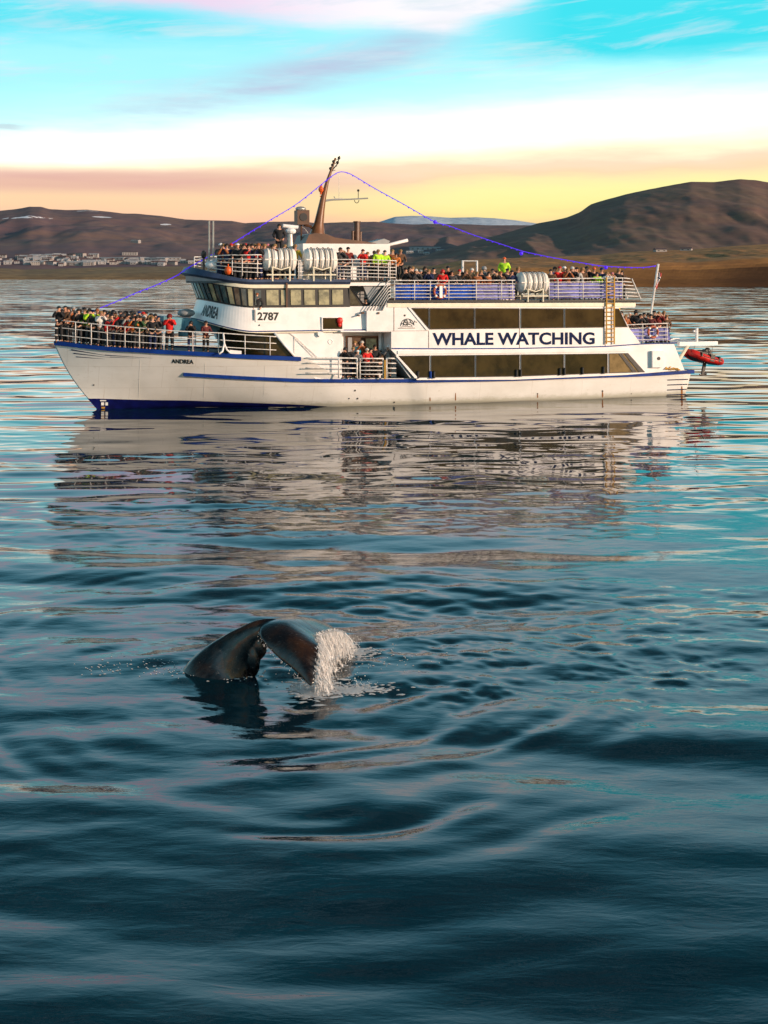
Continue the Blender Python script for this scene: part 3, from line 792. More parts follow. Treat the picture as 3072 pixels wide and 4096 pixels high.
# glass panes of the wheelhouse
def ring_pane(q0, q1, m, name='wheelhouse_window', f0=.10, f1=.90, out=.0):
    n = 3; vs = []; fs = []
    for o_ in (out+.012, out-.02):
        for j, f in enumerate((f0, f1)):
            for i in range(n+1):
                q = q0+(q1-q0)*i/n
                a = Vector(ringpt(L1, q, o_)); c = Vector(ringpt(L2, q, o_)); vs.append(a.lerp(c, f))
    K = n+1
    for s in (0, 2):
        for i in range(n): fs.append((s*K+i, s*K+i+1, (s+1)*K+i+1, (s+1)*K+i))
    for i in range(n): fs += [(i, i+1, 2*K+i+1, 2*K+i), (K+i, K+i+1, 3*K+i+1, 3*K+i)]
    fs += [(0, K, 3*K, 2*K), (n, K+n, 3*K+n, 2*K+n)]
    b = MB(); b.add(vs, fs); return b.build(name, M[m], B)
def q_of_px(px):
    u = bp(px, 1190, -3.4)[0]; return -(.5+.5*(u-UC)/(UA-UC))
nf = 11
for i in range(nf*2):                                # rounded front: raked narrow panes
    q0 = -.5+i/(2*nf)+.004; q1 = -.5+(i+1)/(2*nf)-.010
    ring_pane(q0, q1, 'panedark' if i % 3 else 'pane', f0=.06, f1=.94)
for x0, x1, mm in [(1020, 1044, 'panedark'), (1066, 1114, 'pane'), (1124, 1143, 'pane'), (1163, 1204, 'pane'), (1217, 1260, 'pane'), (1275, 1316, 'pane'), (1329, 1372, 'pane')]:
    ring_pane(q_of_px(x1), q_of_px(x0), mm)
    ring_pane(-q_of_px(x0), -q_of_px(x1), mm)
block('window_pillar', [(1144, 1130), (1151, 1130), (1151, 1228), (1144, 1228)], -3.50, -3.38, M['brown'])
# visor over the wheelhouse: blue-grey flared bulwark round the bridge deck
V0 = lvl((752, 1105), 1138, -3.42); V1 = lvl((728, 1092), 1128, -3.55); V2 = lvl((745, 1067), 1118, -3.52)
UVA = bp(1402, 1125, -3.5)[0]
VZ = dict(V2, zs=V2['zs']-.02, zf=V0['zf']+.12)
loft('visor', [V0, V1, V2], M['visor'], uaft=UVA)
b = MB(); K = 61; qs = [-1+2*i/(K-1) for i in range(K)]
top = [ringpt(V2, q, -.10, UVA) for q in qs]; zb = bp(1250, 1120, -3.5)[1]-.06
ZBR = zb
b.add([(p[0], p[1], zb) for p in top]+[(p[0], p[1], zb-.1) for p in top], [tuple(range(K)), tuple(range(2*K-1, K-1, -1))]+[(i, (i+1) % K, K+(i+1) % K, K+i) for i in range(K)])
b.build('bridge_deck', M['deck'], B)
loft('visor_lining', [dict(V2, zs=zb, zf=zb), V2], M['grey'], outs=[-.08, -.05], uaft=UVA)
# aft part of the bridge deck
block('bridge_deck_wing', [(1399, 1127), (1560, 1129), (1560, 1143), (1399, 1143)], -3.36, 3.36, M['white'])
block('wing_shadow_strip', [(1395, 1122), (1562, 1124), (1562, 1128), (1395, 1128)], -3.44, 3.44, M['dark'])  # solid dark strip put in as the shadow above the wing
# glazed end of the wheelhouse and the stair well behind it
block('wheelhouse_end_wall', [(1399, 1143), (1560, 1143), (1560, 1240), (1399, 1240)], -2.2, 2.2, M['grey'], ref=-2.2)
P3 = [(1397, 1152), (1404, 1152), (1452, 1226), (1397, 1226)]
window(P3, 'panedark', -3.40, .06, .05)
b = MB(); p0 = bp(1399, 1147, -3.38); p1 = bp(1462, 1232, -3.38)
b.tube([(p0[0], -3.38, p0[1]), (p1[0], -3.38, p1[1])], .05, 5); b.build('diagonal_brace', M['dark'], B)
block('grey_panel', [(1454, 1146), (1525, 1146), (1478, 1206)], -3.20, -3.14, M['grey'])

# tinted forward cabin front behind the foredeck crowd
LF0 = dict(uf=bp(905, 1420, 0)[0], zf=z_fore(bp(905, 1420, -2)[0])-.1, v=3.22, zs=z_fore(bp(1080, 1420, -3.2)[0])-.12)
LF1 = dict(LF0, zf=L0['zs']-.05, zs=L0['zs']-.05, uf=bp(850, 1325, 0)[0])
UCs = UC; UC = bp(1080, 1400, -3.2)[0]
loft('forward_cabin_glass', [LF0, LF1], M['glass'], uaft=bp(1180, 1400, -3.2)[0])
UC = UCs
# soffit plate under the wheelhouse
b = MB(); pts = [ringpt(L0, q, -.02, UAP) for q in qs]
b.add([(p[0], p[1], p[2]-.02) for p in pts]+[(p[0], p[1], L0['zs']-.12 if abs(q) > .5 else p[2]-.10) for p, q in zip(pts, qs)], [tuple(range(K)), tuple(range(2*K-1, K-1, -1))]+[(i, (i+1) % K, K+(i+1) % K, K+i) for i in range(K)])
b.build('wheelhouse_floor', M['cream'], B)

# stern details
lk = block('locker', [(2610, 1404), (2656, 1404), (2656, 1470), (2610, 1470)], VS-.22, VS+.02, M['white'])
u_, z_ = bp(2636, 1434, VS-.25)
b = MB(); b.tube([(u_, VS-.245, z_), (u_, VS-.2, z_)], .10, 14); b.build('porthole', M['dark'], lk)
for i, (x0, x1, y) in enumerate([(2670, 2752, 1520), (2670, 2749, 1540), (2669, 2746, 1560), (2667, 2742, 1580)]):
    P = [bh(x0+(x1-x0)*k/6, y-1.5*k/6*2) for k in range(7)]
    b = MB(); b.tube([(p.x, -hb(p.x, p.z)-.005, p.z) for p in P], .030, 5); b.build('stern_stripe', M['navy'], B)
for x0, y0, x1, y1, r in [(285, 1399, 420, 1421, .030), (295, 1413, 440, 1430, .026), (305, 1427, 420, 1436, .022), (420, 1420, 610, 1433, .020), (440, 1428, 560, 1434, .014)]:
    P = [bh(x0+(x1-x0)*k/8, y0+(y1-y0)*k/8) for k in range(9)]
    b = MB(); b.tube([(p.x, -hb(p.x, p.z)-.004, p.z) for p in P], [r*(1-.85*k/8) for k in range(9)], 5); b.build('bow_stripe', M['navy'], B)
# draught marks, scuppers, rust
for x, y, w, h, mm in [(412, 1602, 24, 5, 'white'), (410, 1615, 12, 12, 'plate'), (426, 1615, 10, 12, 'plate'), (412, 1630, 14, 7, 'gold')]:
    p = bh(x, y); r = hb(p.x, p.z); q = bh(x+w, y); 
    b = MB(); b.add([(bh(x-w/2, y-h/2)+Vector((0, -.07, 0))), (bh(x+w/2, y-h/2)+Vector((0, -.07, 0))), (bh(x+w/2, y+h/2)+Vector((0, -.07, 0))), (bh(x-w/2, y+h/2)+Vector((0, -.07, 0)))], [(0, 1, 2, 3)])
    b.build('draught_mark', M[mm], B)
M['rust'] = mat('rust', (.30, .12, .03), .8)
for x, y, r in [(1420, 1562, .05), (1430, 1594, .05), (1396, 1594, .04), (1577, 1609, .045), (1577, 1623, .045), (375, 1540, .04), (2150, 1575, .04), (2410, 1564, .05), (2525, 1575, .03)]:
    p = bh(x, y); b = MB(); b.tube([(p.x, p.y-.02, p.z), (p.x, p.y+.04, p.z)], r, 8); b.build('scupper', M['dark'], B)
for x, y0, y1, w in [(2727, 1545, 1592, 4), (2410, 1566, 1590, 3), (1822, 1572, 1614, 2.2), (2150, 1577, 1592, 2), (1720, 1590, 1605, 2.4)]:
    P = [bh(x+s*w*k, y0+(y1-y0)*j/3)+Vector((0, -.012, 0)) for j, k in zip(range(4), (.5, .9, 1, .4)) for s in (-1, 1)]
    b = MB(); b.add(P, [(2*j, 2*j+1, 2*j+3, 2*j+2) for j in range(3)]); b.build('rust_streak', M['rust'], B)
# upper deck opening with a red bag, fittings on the side
w_ = window([(1287, 1267), (1374, 1267), (1374, 1321), (1287, 1321)], 'glass', -3.56, .10, .06, 'side_opening', 'white')
u_, z_ = bp(1358, 1283, -3.55); b = MB(); b.ball((u_, -3.60, z_), .17, 10, 7, (1, .5, 1.1)); b.ball((u_, -3.60, z_-.2), .11, 8, 6, (1, .5, 1.2)); b.build('red_lamp', M['red'], w_, True)
for x, y, r in [(1449, 1251, .06), (1510, 1252, .06), (1432, 1262, .04)]:
    u_, z_ = bp(x, y, -3.60); b = MB(); b.tube([(u_, -3.80, z_), (u_, -3.5, z_)], r, 8); b.build('fitting', M['brown'], B)
block('wall_lamp', [(1272, 1322), (1292, 1322), (1292, 1342), (1280, 1348), (1272, 1340)], -3.48, -3.28, M['white'])
block('cable_duct', [(1017, 1238), (1021, 1238), (1021, 1281), (1017, 1281)], -3.56, -3.48, M['grey'])
def ring_obj(name, c, R, r, m, axis='y', par=None, seg=20, m2=None):
    b = MB(); vs = []; fs = []; n = 8
    for i in range(seg):
        a = 2*math.pi*i/seg
        for k in range(n):
            t = 2*math.pi*k/n; rr = R+r*math.cos(t); vs.append((c[0]+rr*math.cos(a), c[1]+r*math.sin(t), c[2]+rr*math.sin(a)))
    for i in range(seg):
        for k in range(n): fs.append((i*n+k, ((i+1) % seg)*n+k, ((i+1) % seg)*n+(k+1) % n, i*n+(k+1) % n))
    b.add(vs, fs)
    me = b.mesh(name, True); return link(name, me, m, par)
ph = bp(1322, 1367, -3.31); ring_obj('porthole', (ph[0], -3.31, ph[1]), .12, .025, M['white'], par=B)
# whale emblem: half globe with a diving tail
def strokes(name, lines, v, r, m):
    b = MB()
    for L in lines:
        P = [bp(x, y, v) for x, y in L]; b.tube([(u, v, z) for u, z in P], r, 4)
    return b.build(name, m, B)
arc = lambda cx, cy, rx, ry, a0, a1, n=12: [(cx+rx*math.cos(math.radians(a0+(a1-a0)*i/n)), cy-ry*math.sin(math.radians(a0+(a1-a0)*i/n))) for i in range(n+1)]
strokes('whale_emblem', [arc(1630, 1304, 27, 29, 5, 180), arc(1630, 1304, 17, 29, 20, 170), arc(1630, 1300, 24, 12, 10, 170), arc(1630, 1306, 20, 9, 20, 165), [(1592, 1313), (1660, 1312)], [(1600, 1308), (1625, 1306), (1650, 1307)],
                         [(1652, 1292), (1660, 1287), (1668, 1289)], [(1660, 1287), (1657, 1282)], arc(1623, 1291, 8, 10, 0, 300), [(1618, 1280), (1624, 1292), (1640, 1296)], [(1628, 1276), (1630, 1303)]], VS-.012, .019, M['ink'])
u_, z_ = bp(1619, 1262, VS-.01); b = MB(); b.tube([(u_, VS-.015, z_), (u_, VS, z_)], .06, 6); b.build('emblem_sun', M['ink'], B)

# lettering
def text_mesh(s, bold=.0):
    c = bpy.data.curves.new('t', 'FONT'); c.body = s; c.size = 1; c.offset = bold; c.resolution_u = 4; c.extrude = 0
    o = bpy.data.objects.new('t', c); COL.objects.link(o); dg = bpy.context.evaluated_depsgraph_get()
    me = bpy.data.meshes.new_from_object(o.evaluated_get(dg)); bpy.data.objects.remove(o); bpy.data.curves.remove(c)
    me.materials.clear()
    xs = [v.co.x for v in me.vertices]; ys = [v.co.y for v in me.vertices]
    x0, x1, y0, y1 = min(xs), max(xs), min(ys), max(ys)
    for v in me.vertices: v.co = ((v.co.x-x0)/(x1-x0), (v.co.y-y0)/(y1-y0), 0)
    return me
def letter(name, s, fn, m, bold=.02, sub=False):
    me = text_mesh(s, bold)
    if sub:
        bm = bmesh.new(); bm.from_mesh(me)
        for k in range(1, 14):
            x = k/14.; g_ = bm.verts[:]+bm.edges[:]+bm.faces[:]
            bmesh.ops.bisect_plane(bm, geom=g_, plane_co=(x, 0, 0), plane_no=(1, 0, 0))
        bm.to_mesh(me); bm.free()
    for v in me.vertices: v.co = fn(v.co.x, v.co.y)
    me.name = name; return link(name, me, m, B)
def flat(x0, x1, yt0, yb0, yt1, yb1, v):
    def f(a, c):
        px = x0+(x1-x0)*a; yb = yb0+(yb1-yb0)*a; yt = yt0+(yt1-yt0)*a
        u, z = bp(px, yb+(yt-yb)*c, v); return (u, v, z)
    return f
letter('lettering', 'WHALE WATCHING', flat(1730, 2379, 1331, 1382, 1328.5, 1378, VS-.014), M['navy'], .030)
block('number_plate', [(1022, 1240), (1121, 1240), (1121, 1288), (1022, 1288)], -3.515, -3.48, M['plate'])
letter('registration_number', '2787', flat(1030, 1116, 1248.5, 1282, 1249.5, 1282.5, -3.522), M['ink'], .035)
def f_hull(a, c):
    p = bh(686+88*a, 1453-17*c+3*a); return (p.x, p.y-.02, p.z)
letter('name_lettering', 'ANDREA', f_hull, M['ink'], .03, True)
def f_front(a, c):
    # name wraps round the wheelhouse front, port quarter
    q = -.100-.150*a; f = .22+.56*c
    A = Vector(ringpt(L0, q, .02)); C_ = Vector(ringpt(L1, q, .02)); return A.lerp(C_, f)
letter('name_lettering', 'ANDREA', f_front, M['ink'], .03, True)
# ------------------------------------------------------------------ railings: thing boat > railing > rail_bar, post
def railing(name, top, bots, nbar, posts, v, m='rail', r=.023, rp=.027, mirror=True, vfn=None, drop=None):
    """top, bots: pixel polylines of the top rail and of the foot; nbar rails in all"""
    for s in ((1, -1) if mirror else (1,)):
        first = None
        def pt(x, f):
            yt = interp(x, top); yb = interp(x, bots); y = yt+(yb-yt)*f
            if vfn:
                w = -3
                for _ in range(30):
                    u, z = bp(x, y, w); w = .5*w+.5*vfn(u, z)
                u, z = bp(x, y, w)
            else: w = v; u, z = bp(x, y, w)
            return (u, w*s, z)
        x0, x1 = top[0][0], top[-1][0]
        n = max(2, int(abs(x1-x0)/28))
        for k in range(nbar):
            f = k/nbar
            xs = sorted(set([x0+(x1-x0)*i/n for i in range(n+1)]+[p[0] for p in top]))
            if x1 < x0: xs = xs[::-1]
            b = MB(); b.tube([pt(x, f) for x in xs], r*(1.25 if k == 0 else 1), 6)
            if first is None: first = b.build(name, M[m], B, True)
            else: b.build('rail_bar', M[m], first, True)
        for x in posts:
            b = MB(); b.tube([pt(x, 0), pt(x, 1.0)], rp, 6); b.build('post', M[m], first, True)
    return first
# foredeck
def fore_v(u, z): 
    t = top_z(u)
    return -max(hb(u, z_fore(u))-.10, .03)
f_top = [(222, 1280), (302, 1288), (433, 1302), (602, 1316), (700, 1324), (880, 1332), (989, 1340), (1105, 1347)]
f_bot = [(222, 1368), (302, 1377), (433, 1391), (655, 1403), (880, 1415), (989, 1421), (1105, 1427)]
railing('foredeck_railing', f_top, f_bot, 3, [223, 302, 365, 429, 500, 558, 655, 771, 874, 980, 1080], None, vfn=fore_v)
b = MB(); 
for x, y0, y1 in [(222, 1281, 1362)]:
    for yy_ in (1281, 1312, 1340): 
        u, z = bp(228, yy_, 0); vv = hb(u, z_fore(u))-.1; b.tube([(u, -vv-.2, z), (u-.25, 0, z), (u, vv+.2, z)], .035, 6)
b.build('bow_rail', M['rail'], B, True)
# sloping white edge where the foredeck ends
def on(px, py, v):
    u, z = bp(px, py, v); return (u, v, z)
b = MB(); b.tube([on(1096, 1329, -3.42), on(1140, 1382, -3.42), on(1178, 1424, -3.42)], .07, 6); b.build('cabin_corner_edge', M['white'], B, True)
b = MB(); b.tube([on(893, 1332, -3.3), on(897, 1375, -3.4), on(908, 1400, -3.45), on(922, 1412, -3.5)], .05, 6); b.tube([on(896, 1378, -3.4), on(890, 1405, -3.45), on(876, 1416, -3.5)], .05, 6); b.build('davit_pipe', M['white'], B, True)
block('vent_box', [(920, 1400), (966, 1404), (966, 1416), (920, 1416)], -3.3, -2.9, M['white'])
# stair handrails on the side wall
for pts in ([(1110, 1331), (1157, 1331), (1180, 1347), (1268, 1427)], [(1180, 1352), (1254, 1427)], [(1179, 1347), (1179, 1420)], [(1212, 1380), (1218, 1386)]):
    b = MB(); b.tube([on(x, y, -3.36) for x, y in pts], .018, 5); b.build('handrail', M['rail'], B)
# main deck gate railing
railing('side_railing', [(1222, 1432), (1300, 1432), (1354, 1432), (1428, 1433)], [(1222, 1512), (1428, 1513)], 4, [1355, 1428], -3.66, r=.032, rp=.045)
railing('gate', [(1438, 1434), (1534, 1434)], [(1438, 1513), (1534, 1513)], 5, [1440, 1532], -3.68, r=.030, rp=.035)
railing('side_railing', [(1545, 1433), (1584, 1434)], [(1545, 1512), (1584, 1512)], 4, [1546], -3.66, r=.032, rp=.045)
b = MB(); b.tube([on(1584, 1434, -3.66), on(1642, 1511, -3.66)], .035, 6); b.build('sloping_rail', M['white'], B)
b = MB(); b.tube([on(1539, 1440, -3.75), on(1539, 1516, -3.75)], .05, 6); b.build('gate_post', M['gold'], B)
# sun deck railing: five bars that drop forward down the stair
rt = [(1560, 1125), (1578, 1122), (1700, 1122), (1800, 1122), (2000, 1122), (2060, 1122)]
railing('sun_deck_railing', [(1562, 1122), (1700, 1122), (1795, 1122), (2060, 1121)], [(1562, 1203), (2060, 1202)], 6, [1578, 1658, 1721, 1795, 1905, 2006, 2050], -3.74)
railing('sun_deck_railing', [(2192, 1115), (2300, 1114), (2490, 1112)], [(2192, 1200), (2490, 1197)], 6, [2196, 2232, 2332, 2490], -3.74)
first = None
for k in range(6):
    b = MB(); x0 = 1562-3*0; y = 1122+81*k/6
    b.tube([on(x0, y, -3.74), on(x0-8, y+3, -3.74), on(1467+k*12.5, 1240+k*.4, -3.74)], .030, 6)
    if first is None: first = b.build('stair_rail', M['rail'], B, True)
    else: b.build('rail_bar', M['rail'], first, True)
# curved aft end of the sun deck railing
for k in range(6):
    y = 1112+85*k/6; b = MB(); x1 = 2520+k*6.5
    b.tube([on(2490, y, -3.74), on(2505+k*4, y+1, -3.60), (bp(x1, y+3, -3.0)[0], -3.0, bp(x1, y+3, -3.0)[1]), (bp(x1, y+3, -3.0)[0]+.25, 0, bp(x1, y+3, -3)[1]), (bp(x1, y+3, -3.0)[0], 3.0, bp(x1, y+3, -3)[1])], .030, 6)
    if k == 0: first = b.build('aft_railing', M['rail'], B, True)
    else: b.build('rail_bar', M['rail'], first, True)
for v in (-3.0, -1.5, 0, 1.5, 3.0):
    ua, za = bp(2520, 1115, -3.0); ub_, zb_ = bp(2556, 1197, -3.0)
    b = MB(); b.tube([(ua+.12, v, za), (ub_+.12, v, zb_)], .035, 6); b.build('post', M['rail'], first)
# canvas dodgers behind the sun deck rails
block('canvas_dodger', [(1582, 1139), (1728, 1139), (1728, 1197), (1582, 1197)], -3.60, -3.57, M['canvas'])
block('canvas_dodger', [(1728, 1139), (1900, 1139), (1900, 1197), (1728, 1197)], -3.59, -3.56, M['canvas'])
block('canvas_dodger', [(1902, 1139), (2058, 1139), (2058, 1197), (1902, 1197)], -3.60, -3.57, M['lav'])
block('canvas_dodger', [(2196, 1132), (2488, 1131), (2490, 1192), (2196, 1193)], -3.60, -3.57, M['lav'])
# upper-deck coaming starboard side
block('dark_coaming', [(1560, 1196), (2556, 1193), (2556, 1203), (1560, 1206)], 3.5, 3.6, M['dark'], ref=-3.6)
# stern platform railing
railing('stern_railing', [(2499, 1300), (2560, 1297), (2672, 1293)], [(2560-61, 1372), (2560, 1375), (2695, 1370)], 5, [2571, 2620, 2668], -3.50)
block('canvas_dodger', [(2520, 1318), (2672, 1312), (2684, 1360), (2556, 1366)], -3.38, -3.35, M['lav'])
for k in range(5):
    y = 1293+78*k/5; x1 = 2672+k*4.4; u, z = bp(x1, y, -3.5); b = MB()
    b.tube([(u, -3.5, z), (u+.2, -3.2, z), (u+.25, 0, z), (u+.2, 3.2, z), (u, 3.5, z)], .028, 6); b.build('rail_bar' , M['rail'], first)
# bridge deck railings
def br_v(u, z):
    # follow the visor edge
    best = 3.3
    if u < UC:
        a = UC-V2['uf']-.35; s = min((UC-u)/a, 1); best = 3.35*math.sqrt(max(1-s*s, .0025))
    return -best
railing('bridge_railing', [(832, 1024), (880, 1022), (935, 1020), (975, 1020), (1050, 1019)], [(832, 1084), (935, 1100), (975, 1104), (1050, 1109)], 5, [832, 929, 969, 1030], None, vfn=br_v)
railing('bridge_railing', [(1345, 1038), (1420, 1038), (1500, 1040), (1585, 1043)], [(1345, 1118), (1500, 1122), (1585, 1124)], 6, [1348, 1410, 1450, 1513, 1560, 1584], -3.30)
railing('bridge_railing', [(1190, 1042), (1212, 1042)], [(1190, 1116), (1212, 1116)], 5, [1194, 1200, 1206], -3.30, mirror=False)
block('white_cabinet', [(1404, 1068), (1426, 1068), (1426, 1118), (1404, 1118)], -3.2, -2.8, M['white'])
# bridge deck house
block('bridge_deck_house', [(1212, 974), (1560, 976), (1560, 1125), (1212, 1118)], -1.9, 1.9, M['white'], ref=-1.9)
b = MB(); P = [bp(x, y, -1.2) for x, y in [(1222, 972), (1236, 938), (1262, 932), (1306, 936), (1340, 950), (1490, 970), (1520, 978), (1500, 985), (1222, 978)]]
b.prism(P, -1.2, 1.2); b.build('mast_foundation', M['brown'], B)
# mast
def up(x, y, v=0.0): return on(x, y, v)
b = MB(); b.tube([up(1270, 960), up(1270, 930), up(1276, 890), up(1284, 840), up(1292, 796), up(1308, 730), up(1325, 680), up(1342, 632)], [.55, .40, .26, .20, .16, .10, .07, .05], 12)
mast = b.build('mast', M['mast'], B, True)
b = MB(); b.tube([up(1322, 690), up(1350, 655), up(1359, 624)], .03, 6)
for x, y in [(1334, 646), (1330, 660), (1322, 674), (1356, 632), (1350, 650)]: b.ball(up(x, y), .09, 8, 5)
for y in (640, 655, 670, 686): b.tube([up(1318+(700-y)*.42, y), up(1336+(700-y)*.42, y-6)], .022, 4)
b.build('mast_top_fittings', M['dark'], mast)
b = MB(); b.tube([up(1290, 804), up(1330, 799), up(1400, 797), up(1472, 793)], [.07, .05, .04, .04], 6); b.build('yard', M['grey'], mast)
b = MB(); b.tube([up(1356, 800), up(1356, 700)], .014, 4); b.tube([up(1336, 786), up(1342, 796), up(1370, 794)], .03, 5); b.build('whip_aerial', M['metal'], mast)
b = MB(); b.tube([up(1433, 796), up(1433, 766)], .02, 5); b.ball(up(1433, 762), .07); b.tube([up(*p) for p in arc(1427, 800, 9, 12, 180, 360, 8)], .02, 5); b.build('hook_aerial', M['dark'], mast)
b = MB(); b.ball(up(1284, 758), .15, 8, 6, (1, 1, 1.2)); b.tube([up(1284, 778), up(1284, 742)], .06, 6); b.tube([up(1280, 785), up(1295, 785)], .04, 6); b.build('mast_light', M['orange'], mast)
# searchlight box on its bracket
sb = block('loudspeaker_box', [(1190, 840), (1238, 840), (1238, 898), (1190, 898)], -.35, .35, M['brown'], ref=-.35)
b = MB(); q = up(1203, 836, -.2); b.ball(q, .24, 10, 6, (1.3, 1, .6)); b.build('speaker_dome', M['metal'], sb, True)
b = MB(); q = up(1214, 868, -.36); b.tube([(q[0], -.38, q[2]), (q[0], -.35, q[2])], .22, 14); b.build('speaker_mouth', M['black'], sb)
b = MB(); b.tube([up(1215, 900), up(1240, 905), up(1262, 925)], .07, 6); b.tube([up(1205, 900), up(1205, 975)], .05, 6); b.build('speaker_bracket', M['brown'], B)
b = MB(); P = [up(*p) for p in arc(1180, 962, 58, 62, -20, 75, 10)]; b.tube(P, .025, 5); b.build('windscreen_frame', M['metal'], B)
# exhaust stacks
for x, y0, y1, r in ((1428, 886, 975, .17), (1411, 925, 972, .08), (1442, 928, 972, .08)):
    b = MB(); b.tube([up(x, y1), up(x, y0)], r, 10); b.tube([up(x, y0+4), up(x, y0-1)], r*1.25, 10); b.build('exhaust_stack', M['brown'], B)
# radar
b = MB(); b.tube([up(1160, 1045, -1), up(1160, 935, -1)], [.22, .13], 8); b.build('radar_post', M['metal'], B)
b = MB(); b.tube([up(1132, 903, -1), up(1192, 909, -1)], .10, 8); b.ball(up(1163, 925, -1), .30, 10, 6, (1, 1, .6)); b.build('radar_scanner', M['white'], B)
for x, y0, y1 in ((837, 884, 1075), (853, 884, 1075)):
    b = MB(); b.tube([on(x, y1, -1.4), on(x, y0, -1.4)], .045, 6); b.build('aerial_pole', M['metal'], B)
b = MB(); b.tube([on(1480, 992, -.5), on(1560, 978, -.5), on(1630, 961, -.5)], [.06, .09, .10], 7); b.build('boom', M['white'], B, True)
b = MB(); b.prism([bp(x, y, -.5) for x, y in [(1470, 972), (1530, 955), (1553, 965), (1545, 978), (1480, 986)]], -.8, .4); b.build('boom_cover', M['grey'], B)
# bow side lamp, white arch, round hatch, side floodlight
b = MB(); b.ball(on(815, 1018, -1.9), .14, 8, 6, (1, 1, 1.6)); b.tube([on(815, 1030, -1.9), on(815, 1085, -1.9)], .06, 6); b.build('navigation_lamp', M['dark'], B)
b = MB(); b.tube([on(1850, 1180, -.3), on(1851, 1044, -.3), on(1908, 1044, -.3), on(1908, 1180, -.3)], .07, 6); b.build('white_arch', M['white'], B)
b = MB(); q = on(745, 1262, -.6); b.tube([(q[0], q[1], q[2]-1.1), (q[0], q[1], q[2]-.16)], .42, 14); b.build('hatch_housing', M['decklight'], B)
b = MB(); b.ball(on(745, 1252, -.6), .48, 16, 8, (1, 1, .45)); b.build('radome', M['grey'], B, True)
block('forward_skylight', [(655, 1266), (880, 1283), (880, 1330), (655, 1322)], -.9, .9, M['decklight'], ref=-.9)
block('windlass', [(440, 1345), (500, 1348), (500, 1385), (440, 1382)], -.4, .4, M['decklight'], ref=-.4)
# stern ladder
la = None
for x in (2426, 2457):
    b = MB(); b.tube([on(x, 1108, -3.84), on(x, 1376, -3.84)], .045, 6)
    if la is None: la = b.build('ladder', M['gold'], B)  # orange sunlight is put into the ladder's colour
    else: b.build('ladder_side', M['gold'], la)
for k in range(15):
    y = 1130+k*16.8; b = MB(); b.tube([on(2426, y, -3.84), on(2457, y, -3.84)], .028, 5); b.build('rung', M['gold'], la)
M['yellow'] = mat('yellow_canvas', (.80, .52, .10), .7, var=.4)
b = MB(); b.prism([bp(x, y, -3.5) for x, y in [(2438, 1212), (2476, 1210), (2473, 1245), (2462, 1254), (2452, 1240)]], -3.70, -3.4); b.build('yellow_light_housing', M['yellow'], B)
# flag staff at the stern
b = MB(); b.tube([on(2600, 1370, -1.5), on(2604, 1250, -1.5), on(2633, 1056, -1.5)], .07, 8); st_ = b.build('flag_staff', M['rail'], B)
def flag_fn():
    vs = []; fs = []; NX, NZ = 8, 14
    for s in (0, .02):
        for i in range(NX+1):
            for k in range(NZ+1):
                a = i/NX; c = k/NZ
                x = 2630-(2630-2616)*c*.7+a*13+2*math.sin(c*5); y = 1083+64*c+a*10
                u, z = bp(x, y, -1.5); vs.append((u, -1.5+s+.10*math.sin(a*5+c*4), z))
    n2 = (NX+1)*(NZ+1)
    for i in range(NX):
        for k in range(NZ):
            a = i*(NZ+1)+k; fs.append((a, a+1, a+NZ+2, a+NZ+1))
    b = MB(); b.add(vs[:n2], fs); me = b.mesh('flag', True, clean=False)
    for m_ in (M['red'], M['white'], M['navy']): me.materials.append(m_)
    for p in me.polygons:
        i = p.index//NZ; k = p.index % NZ
        p.material_index = 2 if (i == 3 or k == 5) else (1 if (i in (2, 4) or k in (4, 6)) else 0)
    o = link('flag', me, None, st_)
flag_fn()
# davit platform behind the stern
uu, zz = bp(2715, 1376, -2.6)
b = MB(); u2, _ = bp(2868, 1376, -2.6); b.box((uu, -2.7, zz-.10), (u2, -2.45, zz+.12)); b.box((uu, 1.5, zz-.10), (u2, 1.75, zz+.12)); b.box((u2-.2, -2.45, zz-.06), (u2-.05, 1.5, zz+.08)); b.box((uu+.9, -2.45, zz-.06), (uu+1.05, 1.5, zz+.08))
dv = b.build('davit_arm', M['white'], B)
b = MB(); b.tube([on(2753, 1380, -2.6), on(2716, 1440, -2.6)], .10, 7); b.build('davit_strut', M['cream'], dv)
b = MB(); b.tube([on(2786, 1376, -2.6), on(2787, 1312, -2.6)], .09, 8); b.ball(on(2776, 1325, -2.6), .08); b.build('davit_post', M['white'], dv)
# mooring gear on the stern
b = MB()
for i in range(14): 
    x = 2660+i*4; b.tube([on(x, 1478+random.uniform(-6, 3), -3.8), on(x+7, 1474+random.uniform(-8, 5), -3.75)], .035, 5)
b.build('mooring_rope', M['gold'], B)
for x in (1672, 1722, 1736, 2066, 2083, 2240, 2258, 2330, 2414):
    b = MB(); yb = interp(x, main_px); b.tube([on(x, yb, -3.79), on(x, yb-24, -3.79)], .07, 8); b.ball(on(x, yb-24, -3.79), .08, 8, 5); b.build('bollard', M['blue'] if x % 3 == 0 else M['black'], B)

# ------------------------------------------------------------------ things carried by the boat
CHILD = []
def W3(px, py, v):
    u, z = bp(px, py, v); return bw(u, v, z)
